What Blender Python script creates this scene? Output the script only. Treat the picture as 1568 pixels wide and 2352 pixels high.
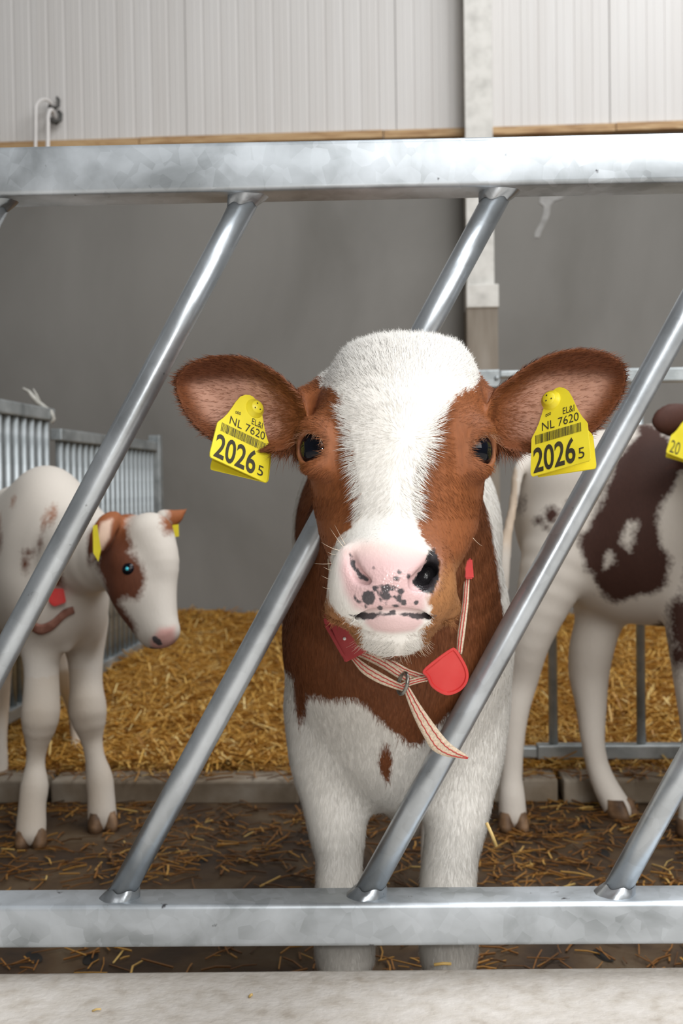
import bpy, bmesh, math, random
import numpy as np
from mathutils import Vector, Matrix, Quaternion

for o in list(bpy.data.objects):
    bpy.data.objects.remove(o, do_unlink=True)
SC = bpy.context.scene
COL = SC.collection
rng = np.random.default_rng(7)
random.seed(7)

# ------------------------------------------------------------------ camera
W_PX, H_PX, F_PX = 1568.0, 2352.0, 2500.0
CAM_H = 0.77
PITCH = math.atan(66.0 / F_PX)          # looking slightly down
ROLL = 0.0148
_f = np.array([0, math.cos(PITCH), -math.sin(PITCH)])
_r0 = np.array([1.0, 0, 0])
_u0 = np.cross(_r0, _f)
CR = math.cos(ROLL) * _r0 - math.sin(ROLL) * _u0
CU = math.sin(ROLL) * _r0 + math.cos(ROLL) * _u0
CF = _f
CP = np.array([0, 0, CAM_H])
cd = bpy.data.cameras.new('camera')
cam = bpy.data.objects.new('camera', cd)
COL.objects.link(cam)
M = Matrix(((CR[0], CU[0], -CF[0], CP[0]), (CR[1], CU[1], -CF[1], CP[1]),
            (CR[2], CU[2], -CF[2], CP[2]), (0, 0, 0, 1)))
cam.matrix_world = M
cd.sensor_fit = 'VERTICAL'
cd.sensor_height = 36.0
cd.lens = F_PX / H_PX * 36.0
cd.clip_start = 0.05
cd.dof.use_dof = True
cd.dof.focus_distance = 1.04
cd.dof.aperture_fstop = 9.0
SC.camera = cam

# ------------------------------------------------------------------ world and light
wd = bpy.data.worlds.new('barn_air')
SC.world = wd
wd.use_nodes = True
bgn = wd.node_tree.nodes['Background']
bgn.inputs[0].default_value = (1.0, 0.985, 0.96, 1)
bgn.inputs[1].default_value = 0.13

def area(name, loc, target, sx, sy, power, col):
    l = bpy.data.lights.new(name, 'AREA')
    l.shape = 'RECTANGLE'; l.size = sx; l.size_y = sy; l.energy = power; l.color = col
    o = bpy.data.objects.new(name, l); COL.objects.link(o)
    o.location = loc
    d = Vector(target) - Vector(loc)
    o.rotation_euler = d.to_track_quat('-Z', 'Y').to_euler()
    return o
# daylight from the open long side of the barn behind the photographer, high up, and the translucent ridge
area('open_side_daylight', (1.8, -2.2, 3.0), (0.0, 1.6, 0.7), 4.2, 2.2, 150.0, (1.0, 0.985, 0.96))
area('ridge_skylight', (1.7, 1.6, 4.4), (0.1, 2.3, 0.2), 5.0, 2.0, 180.0, (0.97, 0.985, 1.0))

# the camera's own flash, beside the lens
fl_ = bpy.data.lights.new('camera_flash', 'POINT'); fl_.energy = 8.0; fl_.shadow_soft_size = 0.025; fl_.color = (1.0, 0.98, 0.95)
fo_ = bpy.data.objects.new('camera_flash', fl_); COL.objects.link(fo_); fo_.location = (0.09, -0.03, CAM_H + 0.06)

SC.view_settings.view_transform = 'Standard'
SC.view_settings.look = 'None'
SC.view_settings.gamma = 1.0
SC.view_settings.use_curve_mapping = False
SC.view_settings.exposure = 0.0

# ------------------------------------------------------------------ helpers
def P(px, py, d):
    """point seen at pixel (px,py), d metres in front of the lens"""
    return CP + d * (CF + (px - W_PX / 2) / F_PX * CR - (py - H_PX / 2) / F_PX * CU)

def ray_plane(px, py, p0, n):
    v = P(px, py, 1.0) - CP
    t = np.dot(np.asarray(p0) - CP, n) / np.dot(v, n)
    return CP + t * v

def srgb(r, g, b):
    def f(c):
        c /= 255.0
        return c / 12.92 if c <= 0.04045 else ((c + 0.055) / 1.055) ** 2.4
    return (f(r), f(g), f(b))

def empty(name, loc=(0, 0, 0), rz=0.0):
    o = bpy.data.objects.new(name, None); COL.objects.link(o)
    o.location = loc; o.rotation_euler = (0, 0, rz)
    o.empty_display_size = 0.05
    return o

def tag(o, label=None, cat=None, group=None, kind=None):
    if label: o['label'] = label
    if cat: o['category'] = cat
    if group: o['group'] = group
    if kind: o['kind'] = kind
    return o

def mesh_obj(name, bm, mat, parent=None, smooth=False):
    me = bpy.data.meshes.new(name)
    bm.to_mesh(me); bm.free()
    if mat is not None:
        for m in (mat if isinstance(mat, (list, tuple)) else [mat]):
            me.materials.append(m)
    if smooth:
        for p in me.polygons: p.use_smooth = True
    o = bpy.data.objects.new(name, me); COL.objects.link(o)
    if parent is not None: o.parent = parent
    return o

def np_mesh(name, V, faces, mats, parent=None, smooth=True, mat_idx=None):
    """faces: list of (n,k) int arrays"""
    me = bpy.data.meshes.new(name)
    V = np.asarray(V, dtype=np.float32)
    me.vertices.add(len(V)); me.vertices.foreach_set('co', V.ravel())
    nl = sum(f.size for f in faces); nf = sum(len(f) for f in faces)
    me.loops.add(nl)
    me.loops.foreach_set('vertex_index', np.concatenate([f.ravel() for f in faces]).astype(np.int32))
    tot = np.concatenate([np.full(len(f), f.shape[1]) for f in faces]).astype(np.int32)
    st = np.concatenate([[0], np.cumsum(tot)[:-1]]).astype(np.int32)
    me.polygons.add(nf)
    me.polygons.foreach_set('loop_start', st)
    me.polygons.foreach_set('use_smooth', np.full(nf, smooth))
    if mat_idx is not None:
        me.polygons.foreach_set('material_index', mat_idx.astype(np.int32))
    for m in (mats if isinstance(mats, (list, tuple)) else [mats]):
        me.materials.append(m)
    me.update(calc_edges=True)
    o = bpy.data.objects.new(name, me); COL.objects.link(o)
    if parent is not None: o.parent = parent
    return o

def bm_box(bm, c, s, bevel=0.0, rot=None, seg=2):
    r = bmesh.ops.create_cube(bm, size=1.0)
    vs = r['verts']
    bmesh.ops.scale(bm, verts=vs, vec=s)
    if bevel > 0:
        es = list({e for v in vs for e in v.link_edges})
        rb = bmesh.ops.bevel(bm, geom=es, offset=bevel, segments=seg, affect='EDGES', profile=0.5)
        vs = list({v for f in rb['faces'] for v in f.verts} | {v for v in vs if v.is_valid})
        allv = set(vs)
        stack = list(vs)
        while stack:
            v = stack.pop()
            for e in v.link_edges:
                w = e.other_vert(v)
                if w not in allv:
                    allv.add(w); stack.append(w)
        vs = list(allv)
    if rot is not None:
        bmesh.ops.rotate(bm, verts=vs, cent=(0, 0, 0), matrix=rot)
    bmesh.ops.translate(bm, verts=vs, vec=c)
    return vs

def tube_np(pts, rad, n=12, cap=True, squash=None, up=None):
    """sweep: returns V, [quads, caps]; rad scalar or list"""
    pts = np.asarray(pts, float); m = len(pts)
    rad = np.full(m, rad) if np.isscalar(rad) else np.asarray(rad, float)
    T = np.gradient(pts, axis=0); T /= np.linalg.norm(T, axis=1)[:, None]
    u = np.array(up if up is not None else ([0, 0, 1.0] if abs(T[0][2]) < 0.9 else [1.0, 0, 0]))
    V = []
    for i in range(m):
        a = u - T[i] * np.dot(u, T[i]); a /= np.linalg.norm(a); b = np.cross(T[i], a); u = a
        th = np.linspace(0, 2 * np.pi, n, endpoint=False)
        sq = squash if squash else (1, 1)
        V.append(pts[i] + rad[i] * (np.cos(th)[:, None] * a * sq[0] + np.sin(th)[:, None] * b * sq[1]))
    V = np.concatenate(V)
    q = []
    for i in range(m - 1):
        for j in range(n):
            k = (j + 1) % n
            q.append((i * n + j, i * n + k, (i + 1) * n + k, (i + 1) * n + j))
    fs = [np.array(q)]
    if cap:
        fs.append(np.array([list(range(n))[::-1], list(range((m - 1) * n, m * n))]))
    return V, fs

def tube(name, pts, rad, mat, parent=None, n=12, **k):
    V, fs = tube_np(pts, rad, n, **k)
    o = np_mesh(name, V, fs, mat, parent)
    return o

def vnoise(p, seed=0):
    """cheap smooth value noise on (...,3) arrays, about -1..1"""
    p = np.asarray(p, dtype=np.float64)
    i = np.floor(p).astype(np.int64); f = p - i; f = f * f * (3 - 2 * f)
    def h(a, b, c):
        n = (a * 374761393 + b * 668265263 + c * 2147483647 + seed * 974711) & 0x7fffffff
        n = ((n ^ (n >> 13)) * 1274126177) & 0x7fffffff
        return ((n ^ (n >> 16)) & 0xffff) / 32767.5 - 1
    x, y, z = i[..., 0], i[..., 1], i[..., 2]
    fx, fy, fz = f[..., 0], f[..., 1], f[..., 2]
    r = 0
    for dx in (0, 1):
        for dy in (0, 1):
            for dz in (0, 1):
                w = (fx if dx else 1 - fx) * (fy if dy else 1 - fy) * (fz if dz else 1 - fz)
                r = r + w * h(x + dx, y + dy, z + dz)
    return r

# ------------------------------------------------------------------ materials
def new_mat(name):
    m = bpy.data.materials.new(name); m.use_nodes = True
    nt = m.node_tree
    b = nt.nodes['Principled BSDF']
    return m, nt, b

def N(nt, kind, **kw):
    n = nt.nodes.new(kind)
    for k, v in kw.items():
        if k.startswith('i_'):
            key = k[2:]
            key = int(key) if key.isdigit() else key.replace('_', ' ')
            n.inputs[key].default_value = v
        else:
            setattr(n, k, v)
    return n

def ramp(nt, stops):
    r = nt.nodes.new('ShaderNodeValToRGB')
    el = r.color_ramp.elements
    while len(el) > 1: el.remove(el[-1])
    el[0].position = stops[0][0]; el[0].color = (*stops[0][1], 1)
    for p, c in stops[1:]:
        e = el.new(p); e.color = (*c, 1)
    return r

def noise_mat(name, stops, scale=8.0, detail=6.0, rough=0.6, bump=0.0, bscale=60.0, metallic=0.0,
              stretch=(1, 1, 1), rough_var=0.0, coord='Object', bdist=0.002, spec=0.5, distort=0.0):
    m, nt, b = new_mat(name)
    tc = N(nt, 'ShaderNodeTexCoord')
    mp = N(nt, 'ShaderNodeMapping'); mp.inputs['Scale'].default_value = stretch
    nt.links.new(tc.outputs[coord], mp.inputs[0])
    ns = N(nt, 'ShaderNodeTexNoise', i_Scale=scale, i_Detail=detail, i_Distortion=distort)
    nt.links.new(mp.outputs[0], ns.inputs['Vector'])
    r = ramp(nt, stops)
    nt.links.new(ns.outputs[0], r.inputs[0])
    nt.links.new(r.outputs[0], b.inputs['Base Color'])
    b.inputs['Roughness'].default_value = rough
    b.inputs['Metallic'].default_value = metallic
    b.inputs['Specular IOR Level'].default_value = spec
    if rough_var:
        mr = N(nt, 'ShaderNodeMapRange'); mr.inputs[3].default_value = rough - rough_var; mr.inputs[4].default_value = rough + rough_var
        nt.links.new(ns.outputs[0], mr.inputs[0]); nt.links.new(mr.outputs[0], b.inputs['Roughness'])
    if bump:
        n2 = N(nt, 'ShaderNodeTexNoise', i_Scale=bscale, i_Detail=4.0)
        nt.links.new(mp.outputs[0], n2.inputs['Vector'])
        bp = N(nt, 'ShaderNodeBump', i_Strength=bump, i_Distance=bdist)
        nt.links.new(n2.outputs[0], bp.inputs['Height']); nt.links.new(bp.outputs[0], b.inputs['Normal'])
    return m

def plain(name, c, rough=0.5, metallic=0.0, spec=0.5):
    return noise_mat(name, [(0.3, tuple(x * 0.9 for x in c)), (0.7, tuple(min(1, x * 1.08) for x in c))], 25.0, 3.0, rough, metallic=metallic, spec=spec)

def galv_mat(name, c0, c1, c2, rough, metallic, bump=0.15):
    """hot dip galvanised steel: spangle cells, dull stains, few dark nicks"""
    m, nt, b = new_mat(name)
    tc = N(nt, 'ShaderNodeTexCoord')
    n1 = N(nt, 'ShaderNodeTexNoise', i_Scale=9.0, i_Detail=5.0, i_Distortion=0.6)
    v1 = N(nt, 'ShaderNodeTexVoronoi', i_Scale=60.0)
    n2 = N(nt, 'ShaderNodeTexNoise', i_Scale=55.0, i_Detail=5.0)
    for n in (n1, v1, n2): nt.links.new(tc.outputs['Object'], n.inputs['Vector'])
    r = ramp(nt, [(0.3, c0), (0.5, c1), (0.72, c2)])
    mx = N(nt, 'ShaderNodeMath', operation='MULTIPLY_ADD'); mx.inputs[1].default_value = 0.10
    sep = N(nt, 'ShaderNodeSeparateColor')
    nt.links.new(v1.outputs['Color'], sep.inputs[0])
    nt.links.new(sep.outputs[0], mx.inputs[0])
    sb = N(nt, 'ShaderNodeMath', operation='SUBTRACT'); sb.inputs[1].default_value = 0.05
    nt.links.new(n1.outputs[0], sb.inputs[0]); nt.links.new(sb.outputs[0], mx.inputs[2])
    nt.links.new(mx.outputs[0], r.inputs[0])
    nick = N(nt, 'ShaderNodeMapRange'); nick.inputs[1].default_value = 0.70; nick.inputs[2].default_value = 0.76
    nt.links.new(n2.outputs[0], nick.inputs[0])
    mix = N(nt, 'ShaderNodeMix', data_type='RGBA')
    mix.inputs[7].default_value = (0.09, 0.09, 0.1, 1)
    nt.links.new(nick.outputs[0], mix.inputs[0]); nt.links.new(r.outputs[0], mix.inputs[6])
    nt.links.new(mix.outputs[2], b.inputs['Base Color'])
    b.inputs['Metallic'].default_value = metallic
    mr = N(nt, 'ShaderNodeMapRange'); mr.inputs[3].default_value = rough - 0.08; mr.inputs[4].default_value = rough + 0.12
    nt.links.new(n1.outputs[0], mr.inputs[0]); nt.links.new(mr.outputs[0], b.inputs['Roughness'])
    bp = N(nt, 'ShaderNodeBump', i_Strength=bump, i_Distance=0.001)
    nt.links.new(n2.outputs[0], bp.inputs['Height']); nt.links.new(bp.outputs[0], b.inputs['Normal'])
    return m

M_GALV = galv_mat('galvanised_rail', srgb(150, 156, 160), srgb(190, 197, 203), srgb(214, 221, 228), 0.42, 0.75)
M_TUBE = galv_mat('galvanised_tube', srgb(176, 182, 187), srgb(200, 207, 213), srgb(218, 225, 232), 0.31, 0.82, 0.3)
M_WELD = galv_mat('weld_bead', srgb(140, 146, 150), srgb(182, 188, 194), srgb(214, 220, 226), 0.3, 0.85, 0.5)
M_GATE = galv_mat('pen_gate_steel', srgb(140, 146, 148), srgb(168, 174, 176), srgb(190, 196, 198), 0.45, 0.6)
M_WALL = noise_mat('cast_concrete_wall', [(0.25, srgb(112, 110, 105)), (0.45, srgb(128, 126, 122)), (0.62, srgb(138, 136, 132)), (0.8, srgb(152, 149, 144))],
                   1.3, 9.0, 0.75, bump=0.1, bscale=40, stretch=(1, 1, 0.6), distort=0.4, spec=0.3)
M_PANEL = noise_mat('coated_panel', [(0.3, srgb(214, 211, 208)), (0.7, srgb(222, 220, 218))], 3.0, 3.0, 0.5, stretch=(6, 1, 0.3))
M_PINE = noise_mat('pine_batten', [(0.3, srgb(150, 112, 72)), (0.5, srgb(190, 155, 112)), (0.7, srgb(208, 178, 136))], 5.0, 6.0, 0.65, stretch=(1.2, 6, 14), distort=1.0)
M_POST = noise_mat('whitened_steel', [(0.3, srgb(196, 194, 188)), (0.55, srgb(224, 222, 216)), (0.75, srgb(232, 230, 225))], 14.0, 6.0, 0.5, bump=0.05)
M_PLINTH = noise_mat('stained_concrete_plinth', [(0.3, srgb(128, 118, 106)), (0.6, srgb(152, 143, 131)), (0.8, srgb(164, 156, 146))], 9.0, 7.0, 0.8, stretch=(2, 2, 0.3), bump=0.1)
M_KERB = noise_mat('pale_feed_concrete', [(0.22, srgb(182, 172, 160)), (0.42, srgb(206, 199, 190)), (0.6, srgb(216, 210, 203)), (0.85, srgb(226, 221, 215))],
                   40.0, 10.0, 0.75, bump=0.5, bscale=120, bdist=0.003, spec=0.3)
M_BLOCK = noise_mat('straw_kerb_concrete', [(0.25, srgb(98, 82, 62)), (0.5, srgb(132, 118, 100)), (0.75, srgb(158, 148, 134))], 9.0, 8.0, 0.8, bump=0.4, bscale=50)
M_FLOOR = noise_mat('soiled_slat_floor', [(0.25, srgb(34, 24, 13)), (0.42, srgb(56, 39, 22)), (0.55, srgb(76, 57, 35)), (0.75, srgb(94, 79, 59))], 7.5, 9.0, 0.72, bump=0.6, bscale=35, bdist=0.006, distort=0.5)
M_DARK = noise_mat('painted_slot_dark', [(0.3, srgb(16, 13, 10)), (0.7, srgb(30, 25, 20))], 20.0, 3.0, 0.8)  # darkness inside the floor slots, given as colour
# ------------------------------------------------------------------ the setting
PSI = 0.050                                   # the pens stand a little askew to the lens
WALL_Y = 5.1
wall_root_loc = (0, WALL_Y, 0)
def yawed(y0):
    """p0, n of a vertical plane that crosses the view axis at y0 and is turned by PSI (right side nearer)"""
    return np.array([0, y0, 0.0]), np.array([math.sin(PSI), math.cos(PSI), 0.0])
def loc_of(pt, y0, psi=PSI):
    """world point -> (along, behind, z) in the frame of that plane"""
    d = np.asarray(pt) - np.array([0, y0, 0.0])
    g = np.array([math.cos(psi), -math.sin(psi), 0]); n = np.array([math.sin(psi), math.cos(psi), 0])
    return np.array([np.dot(d, g), np.dot(d, n), d[2]])

# pen floor, feed kerb
bm = bmesh.new(); bm_box(bm, (0, 4.6, -0.05), (9.0, 6.7, 0.1))
floor = mesh_obj('floor', bm, M_FLOOR); tag(floor, 'dark soiled concrete floor of the calf pen', None, kind='structure')
bm = bmesh.new()
vs = bm_box(bm, (0, 0.0, 0.0), (7.0, 4.2, 0.30), bevel=0.012, seg=3)
kz = ray_plane(784, 2222, (0, 1.29, 0), np.array([0, 1.0, 0]))[2]
kerb = mesh_obj('feed_kerb', bm, M_KERB); kerb.location = (0, 1.29 - 2.1, kz - 0.15); kerb.rotation_euler = (0, 0, -0.012)
tag(kerb, 'pale raised concrete feed passage edge in front of the barrier', None, kind='structure')

# back wall: concrete below, ribbed panels above
strip_z = ray_plane(784, 323, *yawed(WALL_Y))[2]
wall = empty('wall_back', wall_root_loc, -PSI)
tag(wall, 'grey concrete pen wall with white ribbed panels above', None, kind='structure')
bm = bmesh.new(); bm_box(bm, (0, 0.1, strip_z / 2), (9.0, 0.2, strip_z))
mesh_obj('concrete_base', bm, M_WALL, wall)
# panel joints seen in the photo
jx = [loc_of(ray_plane(x, 150, *yawed(WALL_Y)), WALL_Y)[0] for x in (428, 911, 1398)]
pw = (jx[2] - jx[0]) / 2
ptop = 4.0
def panel_mesh(w):
    n = 12; pitch = w / n
    prof = [(0.0, 0.006)]
    prof.append((0.002, 0.0))
    for i in range(n):
        x0 = i * pitch
        if i:
            prof += [(x0 - 0.006, 0.0), (x0 - 0.003, 0.0022), (x0 + 0.003, 0.0022), (x0 + 0.006, 0.0)]
        prof += [(x0 + pitch * 0.5 - 0.004, 0.0), (x0 + pitch * 0.5, -0.0010), (x0 + pitch * 0.5 + 0.004, 0.0)]
    prof += [(w - 0.002, 0.0), (w, 0.006)]
    bm = bmesh.new()
    a = [bm.verts.new((x, y, strip_z + 0.035)) for x, y in prof]
    b = [bm.verts.new((x, y, ptop)) for x, y in prof]
    for i in range(len(prof) - 1):
        bm.faces.new((a[i], a[i + 1], b[i + 1], b[i]))
    c = [bm.verts.new((x, 0.06, z)) for x, z in ((0, strip_z + 0.035), (w, strip_z + 0.035), (w, ptop), (0, ptop))]
    bm.faces.new((c[1], c[0], c[3], c[2]))
    bm.faces.new((c[0], a[0], b[0], c[3])); bm.faces.new((a[-1], c[1], c[2], b[-1]))
    bm.faces.new([c[0], c[1]] + a[::-1]); bm.faces.new([c[2], c[3]] + b)
    me = bpy.data.meshes.new('panel'); bm.to_mesh(me); bm.free(); me.materials.append(M_PANEL)
    return me
pme = panel_mesh(pw - 0.0015)
for i in range(-4, 5):
    o = bpy.data.objects.new('panel', pme); COL.objects.link(o); o.parent = wall
    o.location = (jx[0] + i * pw, -0.02, 0)
# pine batten between concrete and panels, in lengths
cuts = [-4.4, jx[0] - 0.22, loc_of(ray_plane(880, 306, *yawed(WALL_Y)), WALL_Y)[0], jx[2] + 0.02, 4.4]
trim = empty('trim_1', (0, 0, 0)); trim.location = wall.location; trim.rotation_euler = wall.rotation_euler
tag(trim, 'raw pine battens along the foot of the white panels', None, kind='structure')
for i in range(len(cuts) - 1):
    bm = bmesh.new()
    bm_box(bm, ((cuts[i] + cuts[i + 1]) / 2, -0.012 + 0.002 * (i % 2), strip_z + 0.009 + 0.003 * (i % 2)), (cuts[i + 1] - cuts[i] - 0.004, 0.075, 0.036), bevel=0.002)
    mesh_obj('batten', bm, M_PINE, trim)

# paint smear on the concrete
M_SMEAR = noise_mat('pale_smear', [(0.3, srgb(136, 135, 132)), (0.6, srgb(164, 163, 161)), (0.8, srgb(176, 175, 173))], 16.0, 5.0, 0.7)
bm = bmesh.new()
sm = [(1240, 450), (1262, 444), (1290, 446), (1293, 456), (1272, 462), (1264, 472), (1262, 492), (1254, 512), (1244, 530), (1238, 546), (1227, 546), (1228, 534), (1238, 516), (1246, 494), (1249, 474), (1238, 466)]
f_ = [bm.verts.new((lambda q: (q[0], -0.003, q[2]))(loc_of(ray_plane(a, b, *yawed(WALL_Y)), WALL_Y))) for a, b in sm]
bm.faces.new(f_); ex_ = bmesh.ops.extrude_face_region(bm, geom=list(bm.faces)); bmesh.ops.translate(bm, verts=[v for v in ex_['geom'] if isinstance(v, bmesh.types.BMVert)], vec=(0, 0.004, 0))
mesh_obj('smear', bm, M_SMEAR, wall)
# steel column in front of the wall
def wl(px, py, y0=WALL_Y): return loc_of(ray_plane(px, py, *yawed(y0)), y0)
CY = WALL_Y - 0.16
cx0, cx1 = wl(1071, 550, CY)[0], wl(1134, 550, CY)[0]
cxm = (cx0 + cx1) / 2; cw = cx1 - cx0
colr = empty('trim_2', (0, CY, 0), -PSI)
tag(colr, 'white steel column on a stained concrete plinth against the back wall', None, kind='structure')
zb = wl(1100, 660, CY)[2]; zp = wl(1100, 707, CY)[2]
bm = bmesh.new()
bm_box(bm, (cxm, 0.004, (zb + 4.0) / 2), (cw, 0.008, 4.0 - zb), bevel=0.001)
bm_box(bm, (cxm, 0.065, (zb + 4.0) / 2), (0.007, 0.114, 4.0 - zb))
bm_box(bm, (cxm, 0.126, (zb + 4.0) / 2), (cw, 0.008, 4.0 - zb), bevel=0.001)
mesh_obj('steel_section', bm, M_POST, colr)
bm = bmesh.new(); bm_box(bm, (cxm + 0.006, 0.06, (zb + zp) / 2 + 0.004), (cw + 0.022, 0.165, zb - zp + 0.012), bevel=0.004)
mesh_obj('base_plate', bm, M_POST, colr)
bm = bmesh.new(); bm_box(bm, (cxm + 0.004, 0.07, (zp) / 2), (cw + 0.018, 0.17, zp), bevel=0.004)
mesh_obj('plinth', bm, M_PLINTH, colr)

# ------------------------------------------------------------------ feed barrier (front)
GPSI = 0.0206
GY = 1.25
gp0 = np.array([0, GY, 0.0]); gn = np.array([math.sin(GPSI), math.cos(GPSI), 0])
def gz(px, py, off=0.0): 
    return loc_of(ray_plane(px, py, gp0 + gn * off, gn), GY, GPSI)
bar_root = empty('feed_barrier', (0, GY, 0), -GPSI)
tag(bar_root, 'galvanised feed barrier of slanted tubes welded between two square rails', 'barrier')
z_tt, z_tb = gz(784, 319)[2], gz(784, 433)[2]
z_bt, z_bb = gz(784, 2077)[2], gz(784, 2176)[2]
th, bh = z_tt - z_tb, z_bt - z_bb
def rail(name, z0, z1, depth):
    bm = bmesh.new()
    bm_box(bm, (0, depth / 2, (z0 + z1) / 2), (3.2, depth, z1 - z0), bevel=0.006, seg=4)
    o = mesh_obj(name, bm, M_GALV, bar_root, smooth=True)
    return o
TD, BD = 0.058, 0.056
rail('top_rail', z_tb, z_tt, TD)
rail('bottom_rail', z_bb, z_bt, BD)
off = TD / 2
pC1, pC2 = gz(1123.4, 484, off), gz(332.3, 1951, off)
pD2 = gz(883, 1976.5, off)
sl = (pC2[0] - pC1[0]) / (pC2[2] - pC1[2])
xC0 = pC1[0] - sl * pC1[2]                    # x at z = 0 on the C line
spacing = (pD2[0] - sl * pD2[2]) - xC0
R_BAR = 60.0 * (GY + off) / F_PX / 2
def weld_ring(name, x, z, parent, up):
    """lumpy fillet where a slanted tube meets a rail"""
    n = 40; V = []; fs = []
    rr = R_BAR * 1.02
    for ring, (k, h) in enumerate(((1.0, 0.010), (1.10, 0.0075), (1.24, 0.0040), (1.34, 0.0))):
        for j in range(n):
            t = 2 * math.pi * j / n
            e = 1.0 + (0.03 * math.sin(3 * t + x * 40) + 0.025 * math.sin(7 * t + 2 + x * 20)) * (ring > 0)
            hx = math.cos(t) * rr * k * e * 1.14
            hy = math.sin(t) * rr * k * e
            hh = h * (1 + 0.18 * math.sin(5 * t + x * 90) * (ring in (0, 1)))
            V.append((x + hx + sl * hh * up, off + hy, z + hh * up))
    for r_ in range(3):
        for j in range(n):
            k = (j + 1) % n
            fs.append((r_ * n + j, r_ * n + k, (r_ + 1) * n + k, (r_ + 1) * n + j))
    return np_mesh(name, V, [np.array(fs)], M_WELD, parent)
for i in range(-3, 3):
    x0 = xC0 + i * spacing
    a = np.array([x0 + sl * (z_bt - 0.004), off, z_bt - 0.004]); b = np.array([x0 + sl * (z_tb + 0.004), off, z_tb + 0.004])
    if max(a[0], b[0]) < -1.55 or min(a[0], b[0]) > 1.55 or b[0] > 1.55: continue
    pts = [a + (b - a) * t for t in np.linspace(0, 1, 6)]
    o = tube('bar', pts, R_BAR, M_TUBE, bar_root, n=40)
    weld_ring('weld', x0 + sl * z_tb, z_tb, o, -1)
    weld_ring('weld', x0 + sl * z_bt, z_bt, o, 1)
# floor uprights that carry the barrier, beyond both frame edges
for sx in (-1.42, 1.42):
    bm = bmesh.new(); bm_box(bm, (sx, TD + 0.03, (z_tt + 0.02) / 2), (0.06, 0.06, z_tt + 0.02), bevel=0.005)
    mesh_obj('upright', bm, M_GALV, bar_root)

# ------------------------------------------------------------------ straw bed kerb
KY = 2.60
kroot = empty('straw_kerb', (0, KY, 0), -PSI)
tag(kroot, 'low concrete kerb edging the straw bed behind the calves', 'kerb')
kx = loc_of(ray_plane(1288, 1830, *yawed(KY)), KY)[0]
blk = 0.62
kb = bmesh.new(); bm_box(kb, (0, 0.05, 0.029), (blk - 0.012, 0.10, 0.058), bevel=0.006)
kme = bpy.data.meshes.new('block'); kb.to_mesh(kme); kb.free(); kme.materials.append(M_BLOCK)
for i in range(-5, 5):
    o = bpy.data.objects.new('block', kme); COL.objects.link(o); o.parent = kroot
    o.location = (kx + (i + 0.5) * blk, 0.006 * ((i * 7) % 3 - 1), -0.002 * ((i * 5) % 3))

# ------------------------------------------------------------------ right pen gate (behind the right calf)
RY = 2.74
rroot = empty('pen_gate', (0, RY, 0), -PSI)
tag(rroot, 'galvanised tube gate standing on the straw behind the right calf', 'gate', 'inner pen gates')
def rl(px, py): return loc_of(ray_plane(px, py, *yawed(RY)), RY)
gx0 = rl(1232, 1720)[0]; gx1 = gx0 + 1.45
zt1, zt0 = rl(1500, 846)[2], rl(1500, 878)[2]
zb1, zb0 = rl(1400, 1708)[2], rl(1400, 1741)[2]
def gate_rail(name, x0, x1, z0, z1, root, dep=0.035):
    bm = bmesh.new(); bm_box(bm, ((x0 + x1) / 2, 0, (z0 + z1) / 2), (x1 - x0, dep, z1 - z0), bevel=0.004, seg=2)
    return mesh_obj(name, bm, M_GATE, root)
gate_rail('top_rail', gx0, gx1, zt0, zt1, rroot)
gate_rail('bottom_rail', gx0, gx1, zb0, zb1, rroot)
bx0 = rl(1269, 1550)[0]; bstep = rl(1471, 1550)[0] - bx0
for i in range(6):
    x = bx0 + i * bstep
    if x < gx1 - 0.02:
        tube('bar', [(x, 0, zb1 - 0.004), (x, 0, (zb1 + zt0) / 2), (x, 0, zt0 + 0.004)], 0.0115, M_GATE, rroot, n=14)
# its latch side: a square receiver and a closing post next to it
lx0 = rl(1085, 860)[0]
gate_rail('latch_receiver', lx0, rl(1146, 860)[0], rl(1120, 893)[2], rl(1120, 851)[2], rroot, 0.05)
gate_rail('latch_slide', rl(1146, 860)[0], gx0, rl(1160, 868)[2], rl(1160, 852)[2], rroot, 0.03)
gate_rail('foot_slide', rl(1196, 1720)[0], gx0, zb0 + 0.003, zb1 - 0.006, rroot, 0.028)
gate_rail('closing_post', rl(1040, 900)[0], rl(1088, 900)[0], -0.0, zt1 + 0.002, rroot, 0.05)
bm = bmesh.new(); bmesh.ops.create_uvsphere(bm, u_segments=10, v_segments=6, radius=0.006)
o = mesh_obj('bolt', bm, M_GATE, rroot, smooth=True); p = rl(1138, 871); o.location = (p[0], -0.027, p[2])

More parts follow.
